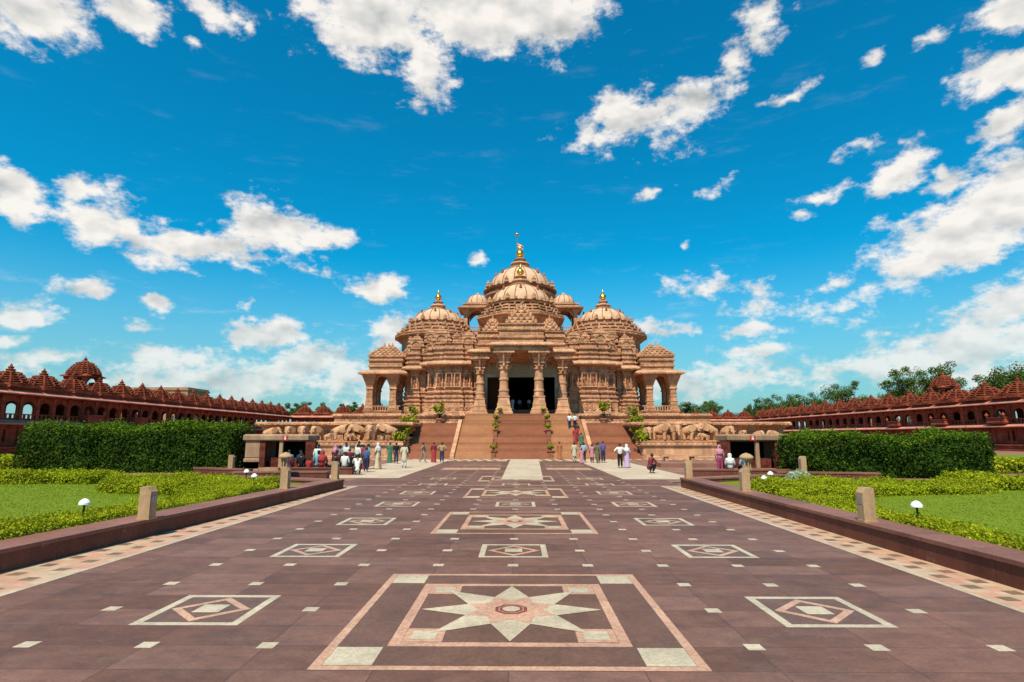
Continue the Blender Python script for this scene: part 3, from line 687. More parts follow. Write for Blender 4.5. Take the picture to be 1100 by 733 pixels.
# kalash finial
def kalash(k=1.0):
    return MB().lathe([(.30*k,0),(.34*k,.06*k),(.16*k,.14*k),(.18*k,.2*k),(.50*k,.42*k),(.56*k,.66*k),(.44*k,.92*k),(.2*k,1.04*k),(.26*k,1.12*k),(.14*k,1.2*k),(.17*k,1.34*k),(.12*k,1.5*k),(.02*k,1.85*k)], 18)
def dome(x, y, z, r, h, ribs=16, k=1.0, neck=True, gold=True, crest=True):
    """ribbed dome with a crest of nubs at its foot, a stepped neck and a gilt finial"""
    d = part('dome', MB().lathe([(r*math.cos(a)**1.1 if a < 1.55 else .02, h*math.sin(a)) for a in [i*PI/2/14 for i in range(14)]] + [(r*.10,h)], 48), M['dome'], T, (x,y,z), sharp=50)
    rb = MB()
    for i in range(ribs):
        a0 = 2*PI*(i+.5)/ribs
        rb.tube([(1.004*r*math.cos(a)**1.1*math.cos(a0), 1.004*r*math.cos(a)**1.1*math.sin(a0), h*math.sin(a)+.01) for a in [.05+j*1.33/9 for j in range(10)]], r*.015, 5)
        a1 = 2*PI*i/ribs
        if i % 2 == 0:
            a = .62; nub(rb, 1.0*r*math.cos(a)**1.1*math.cos(a1), 1.0*r*math.cos(a)**1.1*math.sin(a1), h*math.sin(a)-.05, r*.055, r*.17)
    part('ribs', rb, M['rib'], d)
    if crest:
        c = MB(); c.lathe([(r*1.02,-.72),(r*1.20,-.68),(r*1.22,-.52),(r*1.08,-.44),(r*1.08,-.26),(r*1.14,-.20),(r*1.12,-.10),(r*.98,.02)], 32)
        m = int(ribs*1.5)
        for i in range(m):
            a = 2*PI*(i+.5)/m; big = i % 3 == 1
            nub(c, r*1.12*math.cos(a), r*1.12*math.sin(a), -.16, r*(.09 if big else .05), r*(.24 if big else .12))
        part('crest', c, M['pink_fine'], d)
    top = h
    if neck:
        nk = MB().lathe([(r*.34,h-.10*r),(r*.36,h),(r*.27,h+.03*r),(r*.27,h+.09*r),(r*.32,h+.11*r),(r*.30,h+.15*r),(r*.17,h+.20*r),(r*.17,h+.26*r),(r*.22,h+.28*r),(r*.12,h+.33*r)], 24)
        part('neck', nk, M['pink_plain'], d); top = h+.32*r
    if gold: part('finial', kalash(k), M['gold'], d, (0,0,top))
    return d
def tiers(x, y, r0, z0, r1, z1, n, sides, lip=.16, nubs=True, curve=1.0, rot=None, name='tiered_roof', mat='pink_fine'):
    rot = PI/sides if rot is None else rot
    mb = MB(); prof = stepped(r0, r1, z0, z1, n, curve, lip); mb.lathe(prof, sides, (0,0,0), rot)
    if nubs:
        h = (z1-z0)/n
        for i in range(n):
            r = r0+(r1-r0)*(i/n)**curve; cnt = max(6, int(2*PI*r/1.15)); ap = math.cos(PI/sides)
            for k in range(cnt):
                a = 2*PI*(k+.5*(i%2))/cnt
                rr = r*ap/math.cos(((a-rot+PI/sides) % (2*PI/sides))-PI/sides) if sides < 20 else r
                nub(mb, (rr-.05)*math.cos(a), (rr-.05)*math.sin(a), z0+h*i+.4*h, .17+.02*h, h*.8)
    return part(name, mb, M[mat], T, (x,y,0))

# side domes
for s in (-1,1):
    x = s*12.4; y = 10
    part('drum', MB().lathe([(5.3,13.9),(5.3,15.9)], 16), M['pink_fine'], T, (x,y,0))
    part('soffit', MB().lathe([(5.3,15.6),(6.1,16.25),(6.35,16.3),(6.35,16.5),(6.0,16.62)], 16), M['pink'], T, (x,y,0))
    tiers(x, y, 6.0, 16.6, 4.3, 18.3, 3, 16, .2)
    dome(x, y, 18.85, 3.7, 2.2, 16, .98)
    for a in (-1,0,1):
        spire(x+a*2.6, y-5.2+abs(a)*.7, 15.0, .78)
# central front dome: octagonal stepped eave, crest, dome
part('drum', MB().lathe([(4.6,14.3),(4.6,17.2),(4.9,17.3),(4.9,17.5),(4.7,17.6)], 8, (0,0,0), PI/8), M['pink_fine'], T, (0,8,0))
part('soffit', MB().lathe([(4.6,16.6),(5.2,17.4),(6.1,18.45),(6.75,18.6),(6.75,18.82),(6.4,18.95)], 8, (0,0,0), PI/8), M['pink'], T, (0,8,0))
tiers(0, 8, 6.35, 18.9, 4.95, 20.5, 3, 8, .22)
dome(0, 8, 21.2, 4.3, 3.0, 16, 1.0, neck=True)
# main dome behind, on its tall drum
part('drum', MB().lathe([(6.0,14),(6.0,24.6),(6.5,24.9),(6.5,25.2),(5.9,25.4),(5.9,26.2),(6.4,26.5),(6.4,26.8),(5.8,27.0),(5.8,27.7)], 32), M['pink_fine'], T, (0,26,0))
tiers(0, 26, 8.6, 17.0, 6.3, 23.5, 6, 16, .22)
dome(0, 26, 28.15, 5.45, 4.1, 16, 1.4)
fl = part('flagpole', MB().tube([(0,0,0),(0,0,5.7)], .06, 8), M['gold'], T, (-.55,26,32.9))
part('flag_ornament', MB().lathe([(.05,0),(.5,.12),(.42,.22),(.1,.3),(.02,.5)], 12), M['gold'], fl, (0,0,5.5))
fm = MB(); nx, nz = 10, 6; vs = []
for j in range(nz+1):
    for i in range(nx+1):
        u, v = i/nx, j/nz; vs.append((u*1.15, .16*math.sin(u*7+v)*u, 4.2-1.05*v*(1-.35*u)-.7*u))
fm.add(vs, [(j*(nx+1)+i, j*(nx+1)+i+1, (j+1)*(nx+1)+i+1, (j+1)*(nx+1)+i) for j in range(nz) for i in range(nx)])
def flag_mat():
    m, nt, b = newmat('red_white_cloth', .8); g = G(nt)
    z = nt.nodes.new('ShaderNodeTexCoord'); s = nt.nodes.new('ShaderNodeSeparateXYZ'); nt.links.new(z.outputs['Object'], s.inputs[0])
    st_ = g.math('GREATER_THAN', g.math('SINE', g.math('MULTIPLY', g.math('ADD', s.outputs[2], g.math('MULTIPLY', s.outputs[0], .5)), 13.0)), .5)
    nt.links.new(g.mix(st_, (.62,.03,.04), (.75,.6,.55)), b.inputs['Base Color']); return m
part('flag', fm, flag_mat(), fl)
# chhatris: four-pillared kiosks on the roof, sky showing through
def chhatri(x, y, z, w, hp, rd_, hd, name='roof_pavilion'):
    base = MB(); base.sweep([(-w,-w),(w,-w),(w,w),(-w,w)], [(.2,0),(.2,.25),(.05,.3),(.05,.5)])
    for sx in (-1,1):
        for sy in (-1,1):
            base.lathe([(.42,.5),(.42,.8),(.30,.86),(.27,hp-.7),(.36,hp-.6),(.36,hp-.45),(.62,hp-.1),(.62,hp)], sq=True, c=(sx*(w-.4),sy*(w-.4),0))
    for ax in range(4):                                       # arched brackets between pillars, railing
        a = MB(); n = 10; L_ = w-.75
        for i in range(n):
            t0, t1 = -1+2*i/n, -1+2*(i+1)/n; f = lambda t: hp-1.15*abs(t)**2.2-.12
            a.add([(t0*L_,-.14,f(t0)),(t1*L_,-.14,f(t1)),(t1*L_,-.14,hp),(t0*L_,-.14,hp),(t0*L_,.14,f(t0)),(t1*L_,.14,f(t1)),(t1*L_,.14,hp),(t0*L_,.14,hp)],
                  [(0,1,2,3),(7,6,5,4),(0,4,5,1)])
        a.box(-L_,L_,-.06,.06,1.25,1.37)
        for k in range(9): a.box(-L_+.12+k*(2*L_-.24)/8-.05, -L_+.12+k*(2*L_-.24)/8+.05, -.05,.05,.5,1.25)
        a.move(0,-(w-.4)); a.move(0,0,0,ax*PI/2); base.join(a)
    o = part(name, base, M['pink_plain'], T, (x,y,z))
    r = MB(); r.lathe([(w*.9,hp),(w+.75,hp+.04),(w+.8,hp+.22),(w+.0,hp+.42),(w-.05,hp+.7),(w+.1,hp+.76),(w+.1,hp+.9),(w*.8,hp+1.0)], sq=True)
    part('roof', r, M['pink_plain'], o)
    d = MB().lathe([(rd_*1.1,hp+1.0),(rd_*1.12,hp+1.15),(rd_,hp+1.2)]+[(rd_*math.cos(a), hp+1.2+hd*math.sin(a)) for a in [j*PI/2/9 for j in range(9)]]+[(.2,hp+1.2+hd),(.28,hp+1.3+hd),(.08,hp+1.5+hd)], 24)
    part('dome_cap', d, M['dome'], o, sharp=40)
    rb = MB()
    for i in range(12):
        a0 = 2*PI*i/12; rb.tube([(1.01*rd_*math.cos(a)*math.cos(a0),1.01*rd_*math.cos(a)*math.sin(a0),hp+1.21+hd*math.sin(a)) for a in [.05+j*.2 for j in range(7)]], .05, 5)
    part('ribs', rb, M['rib'], o)
for s in (-1,1):
    chhatri(s*6.6, 11.8, 17.01, 2.05, 4.0, 1.68, 1.5)

# ---- porch
def pillar(h, k=1.0):
    return (MB().lathe([(1.05*k,0),(1.05*k,.28),(.92*k,.34),(.92*k,.62),(.80*k,.70),(.74*k,1.0),(.78*k,1.05),(.66*k,1.5),(.62*k,1.9),(.68*k,1.95),(.68*k,2.1)], sq=True)
        .lathe([(.60*k,2.1),(.56*k,2.6),(.62*k,2.66),(.62*k,2.82),(.53*k,2.9),(.50*k,3.9),(.58*k,3.97),(.58*k,4.15),(.49*k,4.22),(.46*k,h-2.2),(.60*k,h-2.1),(.60*k,h-1.9),(.5*k,h-1.8)], 12)
        )
def capital(h, k=1.0):
    mb = MB().lathe([(.5*k,h-1.8),(.52*k,h-1.5),(.66*k,h-1.42),(.66*k,h-1.3),(.56*k,h-1.22),(.62*k,h-.95),(.82*k,h-.82),(.82*k,h-.7),(.72*k,h-.64),(.95*k,h-.36),(1.24*k,h-.28),(1.24*k,h)], sq=True)
    for a in range(4):
        b_ = MB().tube([(0,-.48,h-2.15),(0,-.80,h-1.75),(0,-.72,h-1.25),(0,-.98,h-.75),(0,-1.12,h-.34)], [.10,.15,.11,.14,.10], 6)
        mb.join(b_.move(0,0,0,a*PI/2))
    return mb
porch_p = [(-2.05,-7.1,7.35,1.0),(2.05,-7.1,7.35,1.0),(-5.0,-4.6,6.95,.95),(5.0,-4.6,6.95,.95)]
br = MB()
for sx in (-1,1):
    for sg in (-1,1): br.tube([(sg*.5,0,5.0),(sg*.85,-.05,5.5),(sg*1.0,0,6.2),(sg*1.25,0,6.75)], [.12,.17,.13,.16], 6)
pA = part('pillar', pillar(7.35), M['pink_plain'], T, (-2.05,-7.1,4.70)); bA = part('capital', capital(7.35), M['pink_fine'], pA)
for x,y,h,k in porch_p[1:]:
    o = inst(pA, T, (x,y,4.70), 0, (k,k,h/7.35)); inst(bA, o, (0,0,0))
pf = MB(); pf.box(-5.9,5.9,-7.0,3.0,4.5,4.698)
part('porch_floor', MB().box(-6.2,6.2,-5.7,3.2,4.3,4.706), M['stair'], T)
part('porch_floor', MB().box(-3.0,3.0,-8.55,-5.702,4.3,4.707), M['stair'], T)
ds = MB()
for k in range(4): ds.box(-4.6,4.6,-1.2+k*.4,1.9,4.70+k*.21,4.70+(k+1)*.21-.002)
part('door_steps', ds, M['stair'], T)
# door wall with three openings, grey marble lintels
dw = MB(); y0, y1 = 1.2, 1.8
for x0,x1 in ((-4.93,-4.45),(-2.85,-1.75),(1.75,2.85),(4.45,4.93)): part('door_jamb', MB().box(x0,x1,y0,y1,4.7,10.0), M['marble'], T)
part('lintel', MB().box(-4.93,4.93,y0-.004,y1,10.0,12.6), M['marble'], T)
for x in (-3.65,0,3.65):
    w = .82 if x else 1.77
    part('doorway_frame', MB().box(x-w-.12,x+w+.12,y0-.14,y0+.1,9.85,10.35), M['marble'], T)
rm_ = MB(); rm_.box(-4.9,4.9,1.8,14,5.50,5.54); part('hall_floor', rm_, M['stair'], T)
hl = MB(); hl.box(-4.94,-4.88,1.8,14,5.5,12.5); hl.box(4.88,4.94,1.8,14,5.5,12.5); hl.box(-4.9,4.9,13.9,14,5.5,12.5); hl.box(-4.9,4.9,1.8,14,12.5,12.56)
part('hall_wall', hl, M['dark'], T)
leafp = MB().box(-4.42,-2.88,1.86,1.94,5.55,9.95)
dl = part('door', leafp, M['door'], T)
stt = MB()
for i in range(5):
    for j in range(11): stt.ball((-4.2+i*.28,1.85,5.9+j*.38), .05, 6)
part('studs', stt, M['gold'], dl)
# entablature, eaves, roof blocks and stepped pediments of the porch
part('beam', MB().box(-3.2,3.2,-8.3,-1.5,12.05,12.45), M['pink_plain'], T)
part('beam', MB().box(-6.1,6.1,-5.5,1.1,11.65,12.04), M['pink_plain'], T)
def eave(x, yf, yb, z, out=.5):
    return MB().sweep([(-x,yf),(x,yf),(x,yb),(-x,yb)], [(-.1,z-.02),(-.1,z+.06),(out*.8,z+.06),(out,z+.14),(out,z+.26),(out*.6,z+.42),(0,z+.56)])
part('eave', eave(3.35,-8.3,-1.5,12.47,.45), M['eave'], T)
part('eave', eave(6.15,-5.55,1.0,12.05,.45), M['eave'], T)
BAND = lambda z0, z1: [(0,z0),(0,z0+.22*(z1-z0)),(.16,z0+.26*(z1-z0)),(.16,z0+.34*(z1-z0)),(.02,z0+.38*(z1-z0)),(.02,z0+.62*(z1-z0)),(.20,z0+.67*(z1-z0)),(.20,z0+.78*(z1-z0)),(.04,z0+.82*(z1-z0)),(.04,z0+.93*(z1-z0)),(.18,z0+.95*(z1-z0)),(.18,z1)]
def sqp(x, yf, yb): return [(-x,yf),(x,yf),(x,yb),(-x,yb)]
part('roof_block', MB().sweep(sqp(2.6,-7.6,1), BAND(13.0,15.35)), M['pink_fine'], T)
part('roof_block', MB().sweep(sqp(5.2,-4.9,1.5), BAND(12.6,14.9)), M['pink_fine'], T)
part('roof_block', MB().sweep(sqp(4.6,-2.6,6), BAND(14.9,15.5)), M['pink_fine'], T)
def pyr(r0, z0, z1, n, mat='pink_plain', name='stepped_pediment', x=0, y=0, fin=True):
    mb = MB(); mb.lathe(stepped(r0, r0*.14, z0, z1, n, 1.0, .09), sq=True)
    h = (z1-z0)/n
    for i in range(n):
        r = r0+(r0*.14-r0)*i/n; m = max(2, int(2*r/.7))
        for k in range(m):
            t = -r+(k+.5)*2*r/m
            for a,b in ((t,-r),(t,r),(-r,t),(r,t)): nub(mb, a, b, z0+h*i+.38*h, min(.2,.8*r/m), h*.9)
    if fin: nub(mb, 0,0,z1-.05,.16,.6)
    return part(name, mb, M[mat], T, (x,y,0))
pyr(1.75, 15.4, 17.9, 5, x=0, y=-5.6)
for s in (-1,1):
    pyr(1.1, 14.95, 16.6, 4, x=s*3.55, y=-3.7)
    pyr(1.0, 14.95, 16.2, 4, x=s*4.05, y=-.8)
# ---- open pavilions at both ends
def pav(s):
    x0, x1, y0, y1 = 15.95, 20.55, 1.6, 6.4
    P_ = [(x0,y0),(x1,y0),(x1,y1),(x0,y1)]
    if s < 0: P_ = mir(P_)
    root = part('pavilion', MB().sweep(P_, [(.35,4.70),(.35,4.95),(.15,5.02),(.15,5.32),(.25,5.38),(.25,5.5),(0,5.55)]), M['pink_fine'], T)
    rail = MB(); cx = (x0+x1)/2*s
    for ax,(ya) in ((0,y0+.1),(0,y1-.1)):
        rail.box(*sorted((s*x0,s*x1)), ya-.08, ya+.08, 6.05, 6.17)
        for k in range(13): xx = s*(x0+.3+k*(x1-x0-.6)/12); rail.box(xx-.07,xx+.07,ya-.05,ya+.05,5.55,6.05)
    rail.box(*sorted((s*(x1-.18),s*(x1-.02))), y0+.2, y1-.2, 6.05, 6.17)
    for k in range(11): yy = y0+.4+k*(y1-y0-.8)/10; rail.box(*sorted((s*(x1-.15),s*(x1-.05))), yy-.07, yy+.07, 5.55, 6.05)
    part('railing', rail, M['pink_plain'], root)
    pm = MB().lathe([(.62,0),(.62,.35),(.48,.42),(.46,1.1),(.52,1.16),(.42,1.25),(.40,2.7),(.5,2.8),(.5,2.95),(.42,3.05),(.55,3.5),(.8,4.2),(.9,4.45),(.9,4.75)], sq=True)
    q = None
    for xx,yy,k in ((x1-.45,y0+.45,1),(x0+1.05,y0+.45,1),(x1-.45,y1-.45,1),(x0+1.05,y1-.45,1),(x1-.45,(y0+y1)/2,.85)):
        if q is None: q = part('pillar', pm, M['pink_fine'], root, (s*xx,yy,5.552))
        else: inst(q, root, (s*xx,yy,5.552), 0, (k,k,1))
    # curved braces that make the openings arched
    xa, xb = x0+1.05+.4, x1-.85; n = 14; zt = 10.3
    for yy in (y0+.45, y1-.45):
        ar = MB()
        for i in range(n):
            t0, t1 = -1+2*i/n, -1+2*(i+1)/n; f = lambda t: zt-1.5*abs(t)**2.6-.2; X = lambda t: s*((xa+xb)/2+t*(xb-xa)/2)
            ar.add([(X(t0),yy-.2,f(t0)),(X(t1),yy-.2,f(t1)),(X(t1),yy-.2,zt),(X(t0),yy-.2,zt),(X(t0),yy+.2,f(t0)),(X(t1),yy+.2,f(t1)),(X(t1),yy+.2,zt),(X(t0),yy+.2,zt)],
                   [(0,1,2,3),(7,6,5,4),(0,4,5,1)] if s > 0 else [(3,2,1,0),(4,5,6,7),(1,5,4,0)])
        part('arch', ar, M['pink_plain'], root)
    e = MB().sweep(P_, [(-.2,10.3),(.55,10.22),(.95,10.3),(.98,10.46),(.6,10.72),(.1,10.86)]); part('eave', e, M['eave'], root)
    Pi = [(x0,y0+.2),(x1-.25,y0+.2),(x1-.25,y1-.2),(x0,y1-.2)]
    if s < 0: Pi = mir(Pi)
    part('entablature', MB().sweep(Pi, BAND(10.86,12.75)), M['pink_fine'], root)
    r = MB(); cx = (x0+x1)/2*s
    r.lathe(stepped(2.25,.5,12.75,14.35,5,1.1,.1), sq=True)
    for i in range(5):
        rr = 2.25+(.5-2.25)*(i/5)**1.1; m = max(2,int(2*rr/.6)); h = .32
        for k in range(m):
            t = -rr+(k+.5)*2*rr/m
            for a,b in ((t,-rr),(t,rr),(-rr,t),(rr,t)): nub(r, a, b, 12.75+h*i+.1, .17, .36)
    for dx,dy in ((-.55,-.3),(.55,-.3),(0,0)): nub(r, dx, dy, 14.15, .2, .85)
    part('pyramid_roof', r, M['pink_plain'], root, (cx,(y0+y1)/2,0))
pav(-1); pav(1)
# back half: plain counterparts so that the temple closes behind
part('rear_wall', MB().box(-12,12,36,44,4.72,14), M['pink'], T)
# ------------------------------------------------------------------ colonnades
BW = 2.6; CD = 5.2
def arch_panel(BW):
    mb = MB(); n = 12; w = BW/2-.22; zt = 7.0
    pts = [(-w, 4.2)] + [(-.86*math.cos(PI*i/n), 5.75+.62*math.sin(PI*i/n)**.8) for i in range(n+1)] + [(w,4.2)]
    pts[0] = (-w,5.75); pts[-1] = (w,5.75)
    vs = []
    for x,z in pts: vs += [(x,-.14,z),(x,-.14,zt),(x,.14,z),(x,.14,zt)]
    fs = []
    for i in range(len(pts)-1):
        a, b = 4*i, 4*i+4; fs += [(a,b,b+1,a+1),(a+3,b+3,b+2,a+2),(a+2,b+2,b,a)]
    mb.add(vs, fs)
    for sx in (-1,1): mb.box(*sorted((sx*w, sx*.84)), -.12,.12, 4.25, 5.76)
    return mb
def cdome(k=1.0):
    mb = MB(); mb.lathe([(2.1,0),(2.1,.28),(1.95,.32),(1.95,.5)], sq=True)
    mb.lathe(stepped(1.86,.42,.5,2.35,6,1.15,.19), 12)
    for i in range(5):
        r = 1.95-1.5*(i/6)**1.15
        for j in range(12): a = 2*PI*(j+.5)/12; nub(mb, r*math.cos(a), r*math.sin(a), .5+i*.31+.1, .15, .34, 5)
    mb.lathe([(.42,2.35),(.48,2.42),(.48,2.52),(.22,2.6),(.28,2.72),(.30,2.84),(.12,2.95),(.14,3.02),(.02,3.3)], 10)
    return mb
PARTS = {}
def shared(key, fn, mat):
    if key not in PARTS: PARTS[key] = fn().mesh(key, mat)
    return PARTS[key]
def colonnade(label, loc, rz, nb, dom_off=0, dome_mat='red', balc=(), tower=None, BW=2.6, dk_=1.0, shut=()):
    t = thing('colonnade', label, 'colonnade', loc, rz); Ln = nb*BW
    part('plinth', MB().sweep([(0,-1.2),(Ln,-1.2),(Ln,CD+.5),(0,CD+.5)], [(.25,-.05),(.25,.25),(.1,.3),(.1,.7),(.3,.78),(.3,.95)]), M['red_plain'], t)
    # ground storey wall with openings every second bay
    w = MB(); xs = []
    for b in range(0, nb, 2): xs.append((b+1)*BW)
    prev = 0
    for x in xs:
        w.box(prev, x-.75, .3, .8, .95, 3.6); w.box(x-.75, x+.75, .3, .8, .95, 1.5); w.box(x-.75, x+.75, .3, .8, 2.95, 3.6); prev = x+.75
    if prev < Ln: w.box(prev, Ln, .3,.8,.95,3.6)
    w.box(0, Ln, CD-.6, CD-.2, .95, 3.6); w.box(0,.4,.8,CD-.6,.95,3.6); w.box(Ln-.4,Ln,.8,CD-.6,.95,3.6)
    for b in range(nb+1): w.box(b*BW-.2, b*BW+.2, .12, .299, .95, 3.3)
    w.box(0,Ln,.16,.298,3.3,3.6); w.box(0,Ln,.18,.297,1.15,1.32)
    part('ground_wall', w, M['red'], t)
    def win():
        f = MB(); 
        f.box(-.86,-.72,-.1,.1,0,1.6); f.box(.72,.86,-.1,.1,0,1.6); f.box(-.95,.95,-.14,.1,1.6,1.75); f.box(-.95,.95,-.16,.1,-.12,0)
        for i in range(5): f.box(-.6+i*.3-.03,-.6+i*.3+.03,.12,.18,0,1.5)
        for i in range(4): f.box(-.72,.72,.125,.175,.2+i*.36,.26+i*.36)
        return f
    wm = shared('window', win, M['red_plain'])
    for x in xs: link('window', wm, t, (x,.3,1.45))
    part('lower_eave', MB().add([(-.3,-.75,3.55),(Ln+.3,-.75,3.55),(Ln+.3,.3,3.95),(-.3,.3,3.95),(-.3,-.75,3.67),(Ln+.3,-.75,3.67),(Ln+.3,.3,4.1),(-.3,.3,4.1)],
         [(3,2,1,0),(4,5,6,7),(0,1,5,4),(1,2,6,5),(2,3,7,6),(3,0,4,7)]), M['red_sunlit'], t)
    part('upper_floor', MB().box(0,Ln,.301,CD,3.605,4.2), M['red_plain'], t)
    pm = shared('pillar', lambda: MB().lathe([(.27,4.2),(.27,4.5),(.21,4.55),(.19,5.3),(.24,5.36),(.24,5.5),(.19,5.55),(.19,6.4),(.34,6.75),(.34,7.0)], sq=True), M['red_plain'])
    am = shared('arch%.2f' % BW, lambda: arch_panel(BW), M['red'])
    for b in range(nb+1):
        link('pillar', pm, t, (b*BW,.55,0)); link('pillar', pm, t, (b*BW,CD-.3,0))
    for b in range(nb):
        link('arch', am, t, ((b+.5)*BW,.55,0)); link('arch', am, t, ((b+.5)*BW,CD-.3,0))
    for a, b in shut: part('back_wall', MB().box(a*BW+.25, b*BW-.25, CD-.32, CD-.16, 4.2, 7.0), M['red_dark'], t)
    pr = MB(); pr.box(0,Ln,.40,.52,4.75,4.88); pr.box(0,Ln,.42,.5,4.2,4.34)
    for k in range(int(Ln/.65)): pr.box(k*.65+.15,k*.65+.5,.43,.49,4.34,4.75)
    part('parapet', pr, M['red'], t)
    part('roof', MB().box(-.1,Ln+.1,.3,CD,7.002,7.5), M['red'], t)
    part('eave', MB().add([(-.5,-.65,7.12),(Ln+.5,-.65,7.12),(Ln+.5,.35,7.5),(-.5,.35,7.5),(-.5,-.65,7.25),(Ln+.5,-.65,7.25),(Ln+.5,.35,7.66),(-.5,.35,7.66)],
         [(3,2,1,0),(4,5,6,7),(0,1,5,4),(1,2,6,5),(2,3,7,6),(3,0,4,7)]), M['red_sunlit'], t)
    cm = MB(); cm.box(0,Ln,.36,CD,7.66,8.0)
    for k in range(int(Ln/.6)): nub(cm, k*.6+.3, .5, 7.98, .2, .5, 5)
    part('cornice', cm, M['red'], t)
    dm = shared('roof_dome_'+dome_mat, cdome, M[dome_mat])
    for k in range(dom_off, nb, 2): link('roof_dome', dm, t, ((k+1)*BW, 2.3, 7.99), 0, (1.08*dk_,1.08*dk_,.93*(1+.5*(dk_-1))))
    def bal():
        f = MB(); f.sweep([(-1.6,-.75),(1.6,-.75),(1.6,.4),(-1.6,.4)], [(-.5,3.9),(0,4.2),(.08,4.25),(.08,4.4),(0,4.45),(0,4.95),(.1,5.0),(.1,5.12)])
        for x in (-1.6,1.6): f.lathe([(.16,5.12),(.2,5.3),(.28,5.42),(.2,5.6),(.06,5.75),(.02,5.9)], 8, (x,-.75,0))
        return f
    bm_ = shared('balcony', bal, M['red_plain'])
    for b in balc: link('balcony', bm_, t, ((b+.5)*BW,.1,0))
    if tower is not None:
        x = tower*BW
        ty = 2.3
        tb = MB(); tb.sweep([(-2.0,.6),(2.0,.6),(2.0,4.6),(-2.0,4.6)], [(0,7.6),(0,8.3),(.15,8.35),(.15,8.5)])
        for px in (-1.6,1.6):
            for py in (1.0,4.2): tb.lathe([(.32,8.5),(.32,8.8),(.22,8.9),(.21,9.9),(.42,10.3),(.42,10.5)], sq=True, c=(px,py,0))
        for yy in (1.0,4.2):
            n = 10
            for i in range(n):
                t0, t1 = -1+2*i/n, -1+2*(i+1)/n; f = lambda q: 10.35-.9*abs(q)**2.4
                tb.add([(t0*1.4,yy-.15,f(t0)),(t1*1.4,yy-.15,f(t1)),(t1*1.4,yy-.15,10.5),(t0*1.4,yy-.15,10.5),(t0*1.4,yy+.15,f(t0)),(t1*1.4,yy+.15,f(t1)),(t1*1.4,yy+.15,10.5),(t0*1.4,yy+.15,10.5)],
                       [(0,1,2,3),(7,6,5,4),(0,4,5,1)])
        tb.box(-1.9,1.9,.7,4.5,.0,7.62)
        tr = part('tower_pavilion', tb, M['red_plain'], t, (x,ty,.60 if dk_ == 1 else .75), 0, 32, (.84,.84,.97))
        r = MB(); r.lathe([(2.0,10.5),(2.35,10.54),(2.4,10.66),(2.1,10.85)], sq=True, c=(0,2.6,0))
        r.lathe([(a,b+.15) for a,b in stepped(2.5,.45,10.7,12.9,7,1.45,.15)], 16, (0,2.6,0))
        for i in range(6):
            rr = 2.55-2.05*(i/7)**1.45
            for j in range(18): a = 2*PI*(j+.5)/18; nub(r, rr*math.cos(a), 2.6+rr*math.sin(a), 10.95+i*.314, .15, .33, 5)
        r.lathe([(.45,13.0),(.5,13.1),(.2,13.2),(.28,13.33),(.28,13.42),(.1,13.55),(.02,13.9)], 10, (0,2.6,0))
        part('tower_roof', r, M[dome_mat], tr)
    return t
M['red_sunlit'] = stone('sunlit_red_sandstone', (.60,.26,.19), (.48,.18,.125), block=(1.3,1.3,3), bvar=.18, stain=.2)  # colonnade eaves: sun on the red stone put into a paler colour
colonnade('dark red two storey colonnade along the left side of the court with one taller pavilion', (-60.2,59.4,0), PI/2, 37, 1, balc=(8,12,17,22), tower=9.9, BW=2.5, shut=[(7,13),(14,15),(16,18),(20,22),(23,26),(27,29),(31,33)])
colonnade('far dark red colonnade crossing behind the court on the left of the temple', (-60.2,152.6,0), 0, 17, 0)
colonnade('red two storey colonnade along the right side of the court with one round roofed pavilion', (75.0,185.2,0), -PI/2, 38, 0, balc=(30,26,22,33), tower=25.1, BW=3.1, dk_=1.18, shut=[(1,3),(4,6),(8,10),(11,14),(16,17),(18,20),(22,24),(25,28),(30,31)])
colonnade('far red colonnade crossing behind the court on the right of the temple', (24,185.4,0), 0, 20, 0)

# ------------------------------------------------------------------ far buildings
def block(name, label, x0, x1, y, h, mat):
    t = thing(name, label, 'building', (x0,y,0)); w = x1-x0
    part('wall', MB().box(0,w,0,14,0,h), M[mat], t); part('roof', MB().sweep([(0,0),(w,0),(w,14),(0,14)], [(.3,h),(.3,h+.5),(0,h+.6),(0,h+1.1)]), M[mat], t)
    wm = MB().box(-.7,.7,-.04,.05,0,1.6).mesh('window', M['glass'])
    for i in range(int(w/4)):
        for j in range(max(1,int(h/3.4))): link('window', wm, t, (2+i*4, 0, 1.2+j*3.4))
block('distant_building', 'long tan flat roofed building far behind the left colonnade', -158, -119, 205, 18.6, 'tan')
block('distant_building', 'small tan building between trees far behind the right colonnade', 136, 150, 230, 16.5, 'tan')
block('distant_building', 'low blue grey building on the horizon just right of the temple', 105, 127, 310, 13.6, 'greyb')

